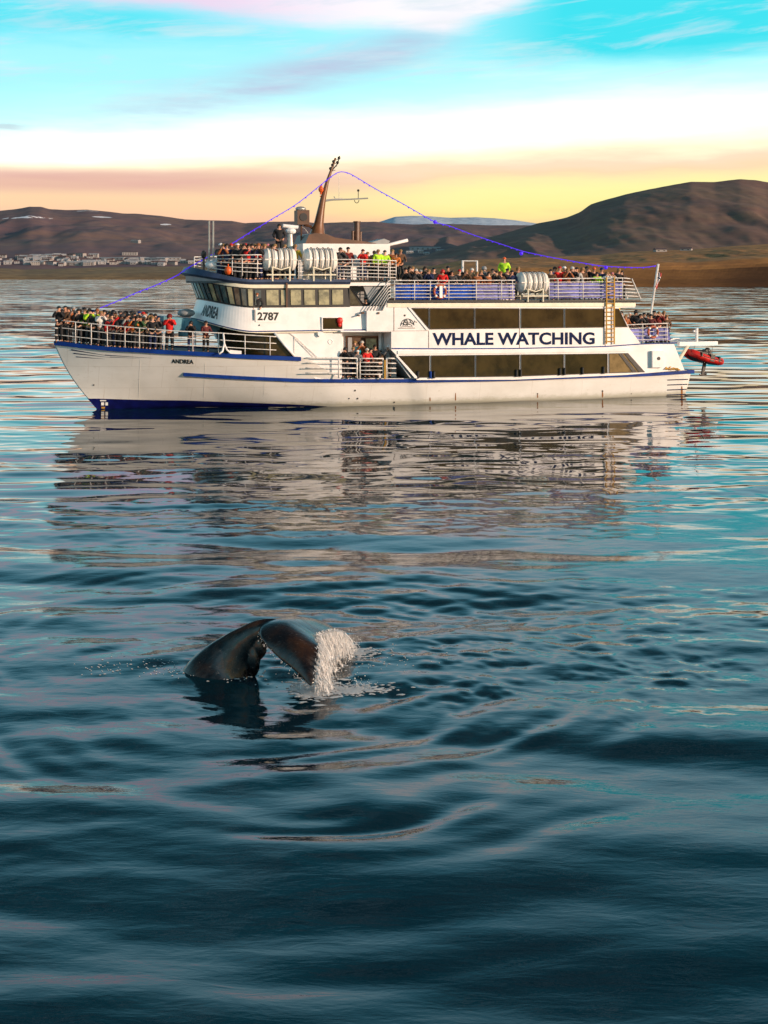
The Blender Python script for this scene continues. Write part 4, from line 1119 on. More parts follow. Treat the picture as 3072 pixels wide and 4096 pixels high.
# life rafts in their cradles
def life_raft():
    root = empty('life_raft')
    b = MB(); n = 22; xs = [-.88, -.86, -.80, -.66, -.64, -.62, -.32, -.30, -.28, 0, .02, .04, .30, .32, .34, .62, .64, .66, .80, .86, .88]
    rs = [.12, .34, .46, .50, .53, .50, .50, .53, .50, .50, .53, .50, .50, .53, .50, .50, .53, .50, .46, .34, .12]
    b.tube([(x, 0, .95) for x in xs], rs, n); b.build('canister', M['raft'], root, True)
    b = MB()
    b.box((-.84, -.52, .925), (.84, .52, .975)); b.build('flange', M['raft'], root)
    for x in (-.46, -.12, .18, .46):
        b = MB(); b.tube([(x, .545*math.cos(a), .95+.545*math.sin(a)) for a in [k*math.pi/10 for k in range(21)]], .022, 5); b.build('strap', M['strap'], root)
    for x in (-.45, .45):
        b = MB(); P = [(x, -.48, 0), (x, -.48, .62), (x, -.25, .50), (x, .25, .50), (x, .48, .62), (x, .48, 0)]
        b.tube(P, .045, 6); b.build('cradle_leg', M['cream'], root)
    b = MB()
    for y in (-.48, .48): b.tube([(-.75, y, .28), (.75, y, .28)], .035, 6); b.tube([(-.45, y, .62), (.0, y, .5), (.45, y, .62)], .03, 6)
    b.build('cradle_bar', M['cream'], root)
    return root
def copy_tree(o, parent=None):
    c = o.copy(); COL.objects.link(c)
    if parent: c.parent = parent
    for ch in list(o.children): copy_tree(ch, c)
    return c
raft0 = life_raft()
for i, (px, py, v, lb, sc) in enumerate([(1115, 1113, -3.05, 'white life raft canister on the bridge deck, nearest the wheelhouse front', 1.0),
                                 (1278, 1118, -3.05, 'white life raft canister on the bridge deck beside the mast foot, second from the bow', 1.0),
                                 (2127, 1198, -3.45, 'white life raft canister alone at the sun deck rail towards the stern', 1.0)]):
    r_ = raft0 if i == 0 else copy_tree(raft0)
    p = W3(px, py, v); 
    p.z = (ZBR if i < 2 else ZSUN)+.0
    r_.location = p; r_.rotation_euler = (0, 0, TH+.0); r_.scale = (1.02, 1.0, 1.18 if i < 2 else 1.12)
    tag(r_, lb, 'life raft', 'life raft canisters on deck')
# ring buoys
def ring_buoy(px, py, v, label, R=.31, col='ringred'):
    root = empty('ring_buoy', W3(px, py, v), TH)
    ring_obj('ring', (0, 0, 0), R, .07, M[col], par=root, seg=24)
    b = MB()
    for a in (45, 135, 225, 315):
        c = (R*math.cos(math.radians(a)), 0, R*math.sin(math.radians(a))); t = (-math.sin(math.radians(a)), 0, math.cos(math.radians(a)))
        b.tube([(c[0]-t[0]*.05, 0, c[2]-t[2]*.05), (c[0]+t[0]*.05, 0, c[2]+t[2]*.05)], .078, 10)
    b.build('white_band', M['white'], root)
    tag(root, label, 'life ring'); return root
r1 = ring_buoy(1760, 1166, -3.86, 'orange and white life ring hanging on the sun deck rail', .34)
b = MB(); b.box((-.06, -.12, -.34), (.10, -.04, .30)); b.build('light_float', M['plate'], r1)
ring_buoy(2612, 1328, -3.62, 'orange life ring on the stern rail below the flag')
b = MB(); b.ball((0, 0, 0), .20, 12, 8, (1, 1, 1.15)); b.tube([(0, 0, .2), (0, 0, .34)], .04, 6)
o = b.build('buoy', M['orange'], None, True); o.location = W3(913, 1082, -2.9); tag(o, 'orange ball buoy lying on the visor in front of the bridge rail', 'buoy')
b = MB(); b.ball((0, 0, 0), .42, 12, 8, (1.2, .8, .62)); b.ball((.45, .1, -.1), .26, 10, 6, (1.1, .8, .8)); o = b.build('covered_equipment', M['white'], None, True); o.location = W3(858, 1060, -2.0); tag(o, 'white covered equipment bundle on the front of the bridge deck', 'cover')
# string of blue lights from bow over the mast to the flag staff
def garland(name, pts, label):
    root = empty(name, (0, 0, 0))
    P = catmull([tuple(W3(x, y, v)) for x, y, v in pts], 16*len(pts))
    b = MB(); b.tube([tuple(p) for p in P], .022, 5); b.build('cable', M['glow'], root)
    b = MB(); b.smooth = True
    acc = 0
    for i in range(1, len(P)):
        acc += np.linalg.norm(P[i]-P[i-1])
        if acc > .34:
            acc = 0; b.ball((P[i][0], P[i][1], P[i][2]-.03), random.uniform(.028, .05), 6, 4)
    b.build('bulb', M['glow'], root, True, kind='stuff')
    tag(root, label, 'string lights'); return root
m = bpy.data.materials.new('blue_led'); m.use_nodes = True; p = m.node_tree.nodes['Principled BSDF']
p.inputs['Base Color'].default_value = (.06, .02, .55, 1); p.inputs['Emission Color'].default_value = (.09, .01, 1.0, 1); p.inputs['Emission Strength'].default_value = .55; M['glow'] = m
g1 = garland('string_lights', [(400, 1232, -1.0), (470, 1204, -1), (543, 1172, -1), (620, 1142, -1), (699, 1106, -.9), (728, 1088, -.8), (763, 1065, -.8), (840, 1023, -.8), (917, 981, -.6), (989, 936, -.5), (1086, 877, -.4), (1182, 819, -.2), (1274, 747, -.1), (1312, 716, -.1), (1345, 693, 0), (1365, 687, 0)],
        'blue string lights sloping from the foredeck up to the mast')
g2 = garland('string_lights', [(1365, 687, 0), (1389, 691, 0), (1420, 706, 0), (1500, 754, 0), (1620, 820, -.1), (1735, 885, -.2), (1798, 904, -.3), (1892, 939, -.5), (2009, 978, -.7), (2088, 1004, -.9), (2150, 1018, -1), (2204, 1029, -1.1), (2332, 1052, -1.3), (2424, 1065, -1.4), (2562, 1070, -1.5), (2624, 1063, -1.5)],
        'blue string lights sagging from the mast down to the flag staff')
for x, y in ((2085, 1014), (2424, 1070), (1740, 888)):
    b = MB(); q = W3(x, y, -.9 if x < 2300 else -1.4); b.ball(q, .11, 10, 7); b.build('large_bulb', M['glow'], g2, True)
# red rescue dinghy slung below the davit
def dinghy():
    root = empty('rescue_dinghy', W3(2805, 1432, -2.4), TH+math.radians(6)); root.rotation_euler.y = math.radians(13)
    L = 2.1
    for s in (-1, 1):
        b = MB(); P = catmull([(-1.0, s*.05, .18), (-.8, s*.42, .10), (-.2, s*.62, 0), (.6, s*.65, 0), (1.08, s*.64, .02)], 20)
        b.tube([tuple(p) for p in P], [.17]*2+[.22]*16+[.19, .10], 12); b.build('tube', M['red'], root, True)
        b = MB(); b.tube([(p[0], p[1]+s*.20, p[2]+.04) for p in P[3:18]], .03, 5); b.build('rubbing_strip', M['black'], root)
    b = MB(); b.prism([(-.85, -.05), (-.2, -.22), (.95, -.20), (.95, .0), (-.8, .02)], -.5, .5); b.build('floor', M['black'], root)
    b = MB(); b.box((.93, -.5, -.22), (1.0, .5, .30)); b.box((-.1, -.5, .12), (.15, .5, .2)); b.build('transom', M['black'], root)
    e = MB(); e.box((.10, -.16, .15), (.55, .16, .55)); e.box((.22, -.06, -.95), (.40, .06, .2)); e.box((.10, -.05, -1.0), (.52, .05, -.93)); e.ball((.35, 0, .5), .2, 10, 6); e.ball((.45, 0, -.85), .09, 8, 5, (2, 1, 1)); e.build('outboard_motor', M['black'], root)
    b = MB(); b.box((-.6, -.40, .12), (.1, .42, .34)); b.build('seat', M['black'], root)
    b = MB(); b.box((.0, -.86, -.12), (.30, -.60, .27)); b.box((-.62, -.80, .02), (-.55, -.42, .26)); b.box((.62, -.88, -.05), (.70, -.5, .25)); b.ball((.05, 0, .30), .30, 10, 6, (1.5, 1, .6)); b.build('black_cover', M['black'], root)
    tag(root, 'red inflatable rescue dinghy with black motor slung behind the stern', 'dinghy')
    b = MB(); inv = root
    for x in (-.7, .8): b.tube([(x, 0, .1), (x*.8, 0, .85)], .014, 4)
    b.build('sling', M['dark'], root)
dinghy()
# ------------------------------------------------------------------ people
def skin_mesh(verts, edges, radii, name, root=0, sub=1):
    me = bpy.data.meshes.new(name); me.from_pydata(verts, edges, []); o = bpy.data.objects.new(name, me); COL.objects.link(o)
    sk = o.modifiers.new('s', 'SKIN'); sk.use_smooth_shade = True
    for i, r in enumerate(radii):
        d = me.skin_vertices[0].data[i]; d.radius = (r if isinstance(r, tuple) else (r, r)); d.use_root = (i == root)
    if sub: ss = o.modifiers.new('b', 'SUBSURF'); ss.levels = sub; ss.render_levels = sub
    dg = bpy.context.evaluated_depsgraph_get(); out = bpy.data.meshes.new_from_object(o.evaluated_get(dg)); bpy.data.objects.remove(o)
    out.name = name; return out
def merge(name, meshes_mi):
    bm = bmesh.new()
    for me, mi in meshes_mi:
        n0 = len(bm.faces); bm.from_mesh(me); bm.faces.ensure_lookup_table()
        for f in bm.faces[n0:]: f.material_index = mi; f.smooth = True
    out = bpy.data.meshes.new(name); bm.to_mesh(out); bm.free(); return out
POSES = {}
ARMS = {'lean': ((.27, -.10, 1.16), (.20, -.36, 1.10)), 'camera': ((.25, -.20, 1.24), (.07, -.27, 1.50)), 'down': ((.27, .03, 1.15), (.26, -.08, .90)),
        'pocket': ((.30, .02, 1.15), (.21, -.13, .98)), 'wave': ((.25, -.20, 1.24), (.12, -.30, 1.42))}
def make_pose(pose):
    e, w = ARMS[pose]; e2, w2 = e, w
    if pose == 'wave': e2, w2 = ARMS['lean']
    A = [(0, 0, .95), (0, 0, 1.12), (0, -.01, 1.30), (0, -.01, 1.43), (0, -.015, 1.50)]          # spine 0..4
    H = [(0, -.025, 1.56), (0, -.035, 1.63), (0, -.025, 1.69)]                                    # head 5..7
    V = A+H; E = [(0, 1), (1, 2), (2, 3), (3, 4), (4, 5), (5, 6), (6, 7)]
    R = [(.15, .11), (.135, .10), (.16, .11), (.12, .085), .052, .070, (.080, .098), (.055, .065)]
    arm_i = []
    for s, (ee, ww) in ((-1, (e, w)), (1, (e2, w2))):
        b0 = len(V); V += [(s*.17, 0, 1.41), (s*ee[0], ee[1], ee[2]), (s*ww[0], ww[1], ww[2])]
        d = (Vector(ww)-Vector(ee)).normalized(); hx = Vector(ww)+d*.07
        V.append((s*hx.x, hx.y, hx.z)); E += [(3, b0), (b0, b0+1), (b0+1, b0+2), (b0+2, b0+3)]; R += [.065, .046, .030, .030]
        arm_i.append(b0)
    leg_i = []
    for s in (-1, 1):
        b0 = len(V); V += [(s*.09, 0, .86), (s*.11, -.03, .50), (s*.12, .02, .10), (s*.13, -.13, .045)]
        E += [(0, b0), (b0, b0+1), (b0+1, b0+2), (b0+2, b0+3)]; R += [.088, .060, .042, .036]; leg_i.append(b0)
    body = skin_mesh(V, E, R, 'body')
    # fingers: five short tapered chains out of each palm; nose, ears, eyes, lips
    fb = MB()
    for s, (ee, ww) in ((-1, (e, w)), (1, (e2, w2))):
        d = (Vector(ww)-Vector(ee)).normalized(); side = d.orthogonal().normalized(); nrm = d.cross(side)
        palm = Vector(ww)+d*.05
        for k, (off, ln) in enumerate(((-.030, .075), (-.010, .085), (.010, .080), (.030, .062))):
            a = palm+side*off; c = a+d*ln*.6; f = c+(d*.6+nrm*.8)*ln*.5
            fb.tube([(s*q.x, q.y, q.z) for q in (a, c, f)], [.0105, .009, .007], 5)
        a = Vector(ww)+d*.02; c = a-side*.045+d*.03; f = c-side*.012+d*.035
        fb.tube([(s*q.x, q.y, q.z) for q in (a, c, f)], [.012, .011, .008], 5)
    fb.add([(0, -.155, 1.615), (-.016, -.120, 1.612), (.016, -.120, 1.612), (0, -.120, 1.655)], [(0, 2, 1), (0, 1, 3), (0, 3, 2), (1, 2, 3)])
    for s in (-1, 1): fb.ball((s*.080, -.03, 1.635), .022, 6, 4, (.5, 1, 1.4))
    eb = MB()
    for s in (-1, 1): eb.ball((s*.030, -.124, 1.655), .011, 6, 4)
    eb.ball((0, -.122, 1.590), .02, 6, 4, (1.1, .4, .3))
    body = merge('body', [(body, 0), (fb.mesh('f', True), 0), (eb.mesh('e', True), 1)])
    # jacket
    V2 = A[:4]+[(0, -.015, 1.49)]; E2 = [(0, 1), (1, 2), (2, 3), (3, 4)]; R2 = [(.185, .145), (.175, .14), (.195, .145), (.155, .12), .080]
    V2[0] = (0, 0, .86); E2n = []
    for s, (ee, ww) in ((-1, (e, w)), (1, (e2, w2))):
        b0 = len(V2); V2 += [(s*.185, 0, 1.40), (s*ee[0], ee[1], ee[2]), (s*ww[0], ww[1], ww[2])]; E2 += [(3, b0), (b0, b0+1), (b0+1, b0+2)]; R2 += [.088, .070, .052]
    jacket = skin_mesh(V2, E2, R2, 'jacket')
    V3 = [(0, 0, .95)]; E3 = []; R3 = [(.165, .125)]
    for s in (-1, 1):
        b0 = len(V3); V3 += [(s*.095, 0, .84), (s*.11, -.03, .50), (s*.12, .02, .12)]; E3 += [(0, b0), (b0, b0+1), (b0+1, b0+2)]; R3 += [.105, .080, .068]
    trousers = skin_mesh(V3, E3, R3, 'trousers')
    bb = MB()
    for s in (-1, 1): bb.tube([(s*.12, .06, .05), (s*.125, -.05, .05), (s*.13, -.17, .04)], [.055, .055, .035], 8)
    boots = bb.mesh('boots', True)
    return dict(body=body, jacket=jacket, trousers=trousers, boots=boots)
def dome(r, z, cut, sc=(1, 1, 1), brim=0, back=0.0, name='hat'):
    b = MB(); seg, ring = 12, 6; vs = []; fs = []
    for i in range(ring+1):
        th = cut*i/ring
        for j in range(seg):
            ph = 2*math.pi*j/seg
            y = math.sin(ph)*math.sin(th)*r*sc[1]
            zz = z+r*sc[2]*math.cos(th)
            if back and y > 0: zz -= back*(i/ring)*(y/r)
            vs.append((r*sc[0]*math.sin(th)*math.cos(ph), -.02+y, zz))
    for i in range(ring):
        for j in range(seg): fs.append((i*seg+j, (i+1)*seg+j, (i+1)*seg+(j+1) % seg, i*seg+(j+1) % seg))
    fs.append(tuple(ring*seg+j for j in range(seg)))
    b.add(vs, fs)
    if brim: b.box((-.07, -.20, z+.01), (.07, -.08, z+.025))
    return b.mesh(name, True)
HEADS = {'beanie': dome(.108, 1.655, 1.55, (1, 1.12, 1.05)), 'cap': dome(.103, 1.665, 1.45, (1, 1.12, .85), brim=1), 'hood': dome(.125, 1.63, 1.9, (1, 1.1, 1.05), back=.1, name='hood'),
         'hair': dome(.106, 1.64, 1.62, (1, 1.15, 1.02), back=.10, name='hair'), 'long_hair': dome(.112, 1.63, 1.75, (1.05, 1.15, 1.05), back=.22, name='hair')}
for k in ARMS: POSES[k] = make_pose(k)
for d in POSES.values():
    for n_, me in d.items():
        me.materials.append(None)
        if n_ == 'body': me.materials.append(None)
for me in HEADS.values(): me.materials.append(None)
CL = {'black': (.010, .010, .013), 'dark grey': (.045, .045, .05), 'grey': (.16, .16, .17), 'light grey': (.42, .41, .40), 'white': (.72, .70, .68), 'red': (.66, .012, .010),
      'dark red': (.17, .010, .010), 'maroon': (.10, .012, .014), 'brown': (.10, .05, .025), 'beige': (.42, .30, .17), 'navy': (.012, .022, .08), 'blue': (.03, .13, .42),
      'turquoise': (.02, .45, .55), 'orange': (.60, .17, .03), 'rust orange': (.33, .10, .03), 'hi-vis yellow': (.50, .85, .03), 'green': (.03, .09, .03), 'pink': (.65, .22, .26), 'yellow': (.75, .45, .03)}
for k, c in CL.items(): M['c_'+k] = mat('fabric_'+k.replace(' ', '_').replace('-', '_'), c, .8, var=.35, vscale=9, bump=.3, bscale=18)
M['hair_dark'] = mat('hair_dark', (.02, .012, .008), .6); M['hair_fair'] = mat('hair_fair', (.28, .16, .06), .6); M['hair_white'] = mat('hair_white', (.60, .58, .55), .6)
skins = [mat('skin_a', (.62, .32, .21), .5), mat('skin_b', (.50, .25, .16), .5), mat('skin_c', (.70, .40, .28), .5)]
def setm(o, i, m): o.material_slots[i].link = 'OBJECT'; o.material_slots[i].material = m
persons = []
def person(px, py, v, jacket, head, headcol, zdeck, label, group, pose=None, rz=None, trousers='black', vfn=None, hgt=None):
    u, _ = bp(px, py, v); zd = zdeck(u) if callable(zdeck) else zdeck
    if vfn: v = vfn(u, v)
    u, ztop = bp(px, py, v)
    zd = zdeck(u) if callable(zdeck) else zdeck
    h = min(max(ztop-zd, 1.48), 1.98) if hgt is None else hgt
    p = bw(u, v, zd)
    root = empty('person', p, (random.uniform(-.45, .45) if rz is None else rz)+.10)
    s = h/1.77; root.scale = (s*1.04 if h > 1.5 else s*1.1, s*1.04, s)
    pose = pose or random.choice(['camera', 'lean', 'lean', 'down', 'pocket', 'camera', 'wave'])
    D_ = POSES[pose]
    for n_ in ('body', 'jacket', 'trousers', 'boots'):
        o = bpy.data.objects.new(n_, D_[n_]); COL.objects.link(o); o.parent = root
        if n_ == 'body': setm(o, 0, random.choice(skins)); setm(o, 1, M['dark'])
        elif n_ == 'jacket': setm(o, 0, M['c_'+jacket])
        elif n_ == 'trousers': setm(o, 0, M['c_'+trousers])
        else: setm(o, 0, M['black'])
    me = HEADS[head]; nm = {'beanie': 'hat', 'cap': 'cap', 'hood': 'hood', 'hair': 'hair', 'long_hair': 'hair'}[head]
    o = bpy.data.objects.new(nm, me); COL.objects.link(o); o.parent = root
    setm(o, 0, M[headcol] if headcol in M else M['c_'+headcol])
    tag(root, label, 'person', group); persons.append(root); return root
ORD = ['first', 'second', 'third', 'fourth', 'fifth', 'sixth', 'seventh', 'eighth', 'ninth', 'tenth', 'eleventh', 'twelfth', 'thirteenth', 'fourteenth', 'fifteenth', 'sixteenth', 'seventeenth', 'eighteenth', 'nineteenth', 'twentieth',
       'twenty-first', 'twenty-second', 'twenty-third', 'twenty-fourth', 'twenty-fifth', 'twenty-sixth', 'twenty-seventh', 'twenty-eighth', 'twenty-ninth', 'thirtieth', 'thirty-first', 'thirty-second', 'thirty-third', 'thirty-fourth', 'thirty-fifth', 'thirty-sixth', 'thirty-seventh', 'thirty-eighth', 'thirty-ninth', 'fortieth']
HN = {'beanie': 'knitted hat', 'cap': 'cap', 'hood': 'hood up', 'hair': 'hair', 'long_hair': 'long hair'}
def crowd(rows, vbase, zdeck, place, count_from, group, vfn=None, trousers=None, rz=None):
    rows = sorted(rows, key=lambda r: r[0])
    # how many share the same jacket and head, so that the ordinal is counted among look-alikes
    from collections import Counter
    key = lambda r: (r[2], r[3], r[4]); tot = Counter(key(r) for r in rows); seen = Counter()
    for r in rows:
        px, py, jk, hd, hc, dv = r[:6]; pose = r[6] if len(r) > 6 else None
        k = key(r); seen[k] += 1
        hcn = {'hair_dark': 'dark', 'hair_fair': 'fair', 'hair_white': 'white'}.get(hc, hc)
        hn = ('hood up' if hd == 'hood' else f'{hcn} {HN[hd]}')
        jn = 'hi-vis yellow' if jk == 'hi-vis yellow' else jk
        o_ = f', {ORD[seen[k]-1]} such from {count_from}' if tot[k] > 1 else ''
        person(px, py, vbase+dv, jk, hd, hc, zdeck, f'person, {jn} jacket, {hn}, {place}{o_}', group, pose, vfn=vfn, rz=rz, trousers=(trousers or random.choice(['black', 'black', 'navy', 'dark grey'])))
# foredeck
def fvfn(u, v):
    lim = max(hb(u, z_fore(u))-.42, .05)
    return max(-lim, min(lim, v+3.8-lim)) if v < 0 else v
def fz(u): return z_fore(u)-.04
def ffn(u, v):                                       # v is "distance in from the port rail" minus 3.8
    d = v+3.8; lim = max(hb(u, z_fore(u))-.38, .08); return min(-lim+d, lim)
fore = [(236, 1223, 'black', 'beanie', 'black', .0, 'camera'), (262, 1221, 'brown', 'cap', 'black', .1), (293, 1217, 'dark grey', 'beanie', 'grey', .3), (314, 1232, 'black', 'hair', 'hair_dark', .0),
 (337, 1203, 'hi-vis yellow', 'beanie', 'black', .5, 'lean'), (358, 1217, 'hi-vis yellow', 'hair', 'hair_dark', .1), (388, 1216, 'hi-vis yellow', 'beanie', 'rust orange', .6), (403, 1240, 'white', 'hair', 'hair_fair', .0),
 (418, 1237, 'red', 'hair', 'hair_dark', .6), (433, 1250, 'dark grey', 'cap', 'black', .0), (449, 1254, 'red', 'beanie', 'black', .0), (453, 1233, 'black', 'hood', 'black', .9),
 (480, 1241, 'red', 'beanie', 'dark grey', .3, 'camera'), (497, 1245, 'dark red', 'hair', 'hair_dark', .8), (468, 1256, 'black', 'hair', 'hair_fair', .0), (528, 1229, 'dark red', 'beanie', 'black', 1.5),
 (515, 1254, 'light grey', 'beanie', 'black', .1, 'camera'), (541, 1250, 'black', 'cap', 'black', .5), (556, 1237, 'dark red', 'cap', 'blue', 1.2), (562, 1262, 'green', 'hair', 'hair_dark', .0, 'camera'),
 (584, 1240, 'brown', 'beanie', 'black', 1.2), (596, 1258, 'beige', 'hair', 'hair_fair', .1), (621, 1254, 'grey', 'beanie', 'black', .6, 'camera'), (610, 1262, 'black', 'hair', 'hair_fair', .0),
 (678, 1253, 'red', 'hood', 'dark red', .3, 'camera'), (764, 1282, 'black', 'hood', 'black', .0, 'camera'), (823, 1282, 'maroon', 'beanie', 'black', .2),
 (275, 1226, 'rust orange', 'hair', 'hair_dark', 1.0), (442, 1262, 'red', 'hair', 'hair_fair', .0), (505, 1262, 'red', 'hair', 'hair_dark', .0), (486, 1258, 'white', 'beanie', 'red', .1), (535, 1262, 'orange', 'hair', 'hair_dark', .0), (505, 1236, 'navy', 'hair', 'hair_dark', 1.8), (440, 1240, 'maroon', 'hair', 'hair_fair', 1.2), (572, 1246, 'black', 'beanie', 'red', .7),
 (248, 1236, 'navy', 'hood', 'black', .6), (322, 1226, 'black', 'cap', 'grey', .9), (372, 1238, 'black', 'beanie', 'navy', .0), (347, 1236, 'black', 'hair', 'hair_fair', 1.0), (425, 1240, 'navy', 'cap', 'black', 1.4), (490, 1252, 'black', 'hood', 'dark grey', .0),
 (536, 1240, 'dark grey', 'hair', 'hair_dark', 1.9), (548, 1258, 'black', 'long_hair', 'hair_dark', .0), (604, 1250, 'black', 'hair', 'hair_dark', 1.5), (460, 1244, 'brown', 'hair', 'hair_dark', 1.5), (633, 1262, 'dark grey', 'cap', 'navy', .3), (578, 1258, 'black', 'hair', 'hair_white', .4)]
crowd(fore, -3.8, fz, 'on the foredeck', 'the bow', 'people on the foredeck', vfn=ffn)
# bridge deck, forward
brf = [(883, 960, 'dark grey', 'beanie', 'white', 0.3, 'camera'), (924, 934, 'rust orange', 'beanie', 'red', .8), (950, 957, 'black', 'cap', 'white', .1), (994, 946, 'red', 'hair', 'hair_dark', .1),
 (975, 966, 'black', 'hair', 'hair_dark', 0), (1018, 939, 'brown', 'hair', 'hair_fair', .4, 'camera'), (1047, 935, 'black', 'beanie', 'black', .6), (1070, 925, 'black', 'beanie', 'pink', .8),
 (1034, 962, 'black', 'beanie', 'rust orange', .0), (1010, 966, 'navy', 'hair', 'hair_dark', 0), (1092, 950, 'dark grey', 'hair', 'hair_dark', .6), (1180, 966, 'yellow', 'hair', 'hair_fair', .8), (908, 962, 'navy', 'hair', 'hair_dark', .5),
 (964, 948, 'dark red', 'hair', 'hair_fair', .9), (982, 955, 'black', 'beanie', 'red', .5), (1004, 950, 'orange', 'hair', 'hair_dark', 1.0), (1027, 946, 'red', 'beanie', 'black', 1.1), (1058, 950, 'red', 'hair', 'hair_fair', .1), (1081, 940, 'rust orange', 'hair', 'hair_dark', 1.2),
 (938, 950, 'brown', 'beanie', 'rust orange', 1.2), (1100, 962, 'maroon', 'hair', 'hair_fair', .1), (1140, 962, 'brown', 'hair', 'hair_fair', 1.2), (895, 968, 'rust orange', 'hair', 'hair_fair', .1)]
def bzf(u): return ZBR
ctrl = person(1117, 893, -1.0, 'black', 'hair', 'hair_dark', bp(1117, 893, -1.0)[1]-1.85, 'tall person in black standing on a step beside the radar on the bridge deck', 'people on the bridge deck', 'pocket')
def bfn(u, v):
    lim = -br_v(u, 0)-.25; return max(-lim, v)
# the two who stand highest are on a locker
for r in list(brf):
    pass
crowd(brf, -3.1, bzf, 'bridge deck before the rafts', 'the bow', 'people on the bridge deck', vfn=bfn)
brm = [(1361, 987, 'dark grey', 'hair', 'hair_dark', 0, 'camera'), (1392, 987, 'dark red', 'beanie', 'black', .2), (1375, 1000, 'black', 'hair', 'hair_fair', .0), (1452, 996, 'red', 'beanie', 'maroon', .0), (1470, 1005, 'rust orange', 'hair', 'hair_fair', .4),
 (1512, 995, 'hi-vis yellow', 'hair', 'hair_fair', .1), (1539, 1000, 'hi-vis yellow', 'beanie', 'black', .2), (1497, 1000, 'black', 'hair', 'hair_dark', .7), (1570, 995, 'rust orange', 'hair', 'hair_fair', .4), (1602, 995, 'brown', 'hair', 'hair_fair', .4), (1585, 1010, 'orange', 'hair', 'hair_dark', 0)]
crowd(brm, -3.05, bzf, 'bridge deck behind the rafts', 'the mast', 'people on the bridge deck')
block('bridge_deck_step', [(1560, 1124), (1640, 1124), (1640, 1132), (1560, 1132)], -3.2, 2.0, M['deck'])
# sun deck
sun_ = [(1651, 1011, 'black', 'hair', 'hair_fair', 1.6, None), (1639, 1057, 'brown', 'hair', 'hair_dark', .2), (1622, 1070, 'black', 'beanie', 'black', .0), (1663, 1073, 'dark grey', 'hair', 'hair_white', .0), (1682, 1078, 'black', 'beanie', 'grey', .1), (1700, 1062, 'black', 'hair', 'hair_dark', .4), (1716, 1075, 'navy', 'hair', 'hair_fair', .0),
 (1735, 1069, 'black', 'cap', 'black', .2), (1770, 1076, 'red', 'hood', 'red', .0, 'lean'), (1792, 1063, 'black', 'beanie', 'black', .6), (1808, 1080, 'dark grey', 'hair', 'hair_dark', .0), (1837, 1077, 'black', 'beanie', 'red', .1), (1865, 1075, 'brown', 'hair', 'hair_fair', .1, 'camera'), (1850, 1086, 'black', 'hair', 'hair_dark', .3),
 (1888, 1070, 'beige', 'hair', 'hair_white', .5), (1908, 1084, 'rust orange', 'hair', 'hair_fair', .0), (1924, 1078, 'black', 'hair', 'hair_fair', .2), (1937, 1062, 'grey', 'hood', 'grey', .7), (1955, 1084, 'rust orange', 'hair', 'hair_dark', .0), (1970, 1074, 'beige', 'beanie', 'black', .2), (1986, 1081, 'black', 'hair', 'hair_dark', .0),
 (2029, 1073, 'black', 'beanie', 'black', .1), (2048, 1080, 'navy', 'beanie', 'black', .0), (2072, 1054, 'black', 'hair', 'hair_fair', .6), (2002, 1084, 'brown', 'beanie', 'rust orange', .0)]
sun_ = [r if len(r) < 7 or r[6] else r[:6] for r in sun_]
crowd(sun_, -3.35, ZSUN, 'fore half of sun deck', 'the stair', 'people on the sun deck')
person(2017, 1028, -2.3, 'hi-vis yellow', 'beanie', 'orange', bp(2017, 1028, -2.3)[1]-1.85, 'crew member in hi-vis yellow jacket standing higher than the crowd on the sun deck', 'people on the sun deck', 'pocket', hgt=1.85, trousers='brown')
b = MB(); u_, z_ = bp(2017, 1028, -2.3); b.box((u_-.5, -2.7, ZSUN), (u_+.5, -1.9, z_-1.87)); b.build('deck_locker', M['white'], B)
aft = [(2204, 1074, 'brown', 'hair', 'hair_dark', .1), (2219, 1061, 'blue', 'hair', 'hair_dark', .5), (2237, 1056, 'red', 'beanie', 'red', .3), (2257, 1053, 'dark red', 'beanie', 'white', .6), (2270, 1070, 'rust orange', 'hair', 'hair_fair', .1), (2288, 1059, 'black', 'hair', 'hair_white', .1, 'camera'), (2307, 1068, 'light grey', 'beanie', 'black', .2),
 (2329, 1066, 'brown', 'long_hair', 'hair_fair', .2), (2346, 1064, 'black', 'beanie', 'black', .6), (2375, 1068, 'black', 'beanie', 'orange', .3), (2388, 1086, 'hi-vis yellow', 'hair', 'hair_dark', .0), (2406, 1070, 'navy', 'beanie', 'blue', .6), (2427, 1084, 'white', 'hair', 'hair_fair', .1), (2448, 1088, 'white', 'beanie', 'pink', .1),
 (2475, 1071, 'black', 'long_hair', 'hair_fair', .2), (2488, 1080, 'brown', 'hair', 'hair_dark', .3)]
crowd(aft, -3.35, ZSUN, 'aft half of sun deck', 'the raft', 'people on the sun deck')
zst = bp(2600, 1374, VS)[1]
stern = [(2486, 1243, 'black', 'hair', 'hair_dark', .8), (2503, 1256, 'rust orange', 'hair', 'hair_fair', .2), (2520, 1248, 'black', 'beanie', 'white', .6), (2544, 1238, 'black', 'hood', 'black', .4), (2562, 1253, 'dark grey', 'hair', 'hair_dark', .2), (2592, 1250, 'black', 'hair', 'hair_dark', .1), (2616, 1241, 'black', 'beanie', 'black', .3, 'camera'), (2634, 1243, 'dark red', 'hair', 'hair_fair', .2, 'camera'),
 (2655, 1242, 'black', 'hair', 'hair_fair', .5), (2666, 1257, 'brown', 'hair', 'hair_fair', .2), (2576, 1250, 'navy', 'beanie', 'black', 1.0), (2604, 1254, 'maroon', 'hair', 'hair_dark', .0)]
crowd(stern, -3.2, zst, 'on the stern platform', 'the ladder', 'people on the stern platform')
zmd = z_main(bp(1450, 1512, -3.3)[0])
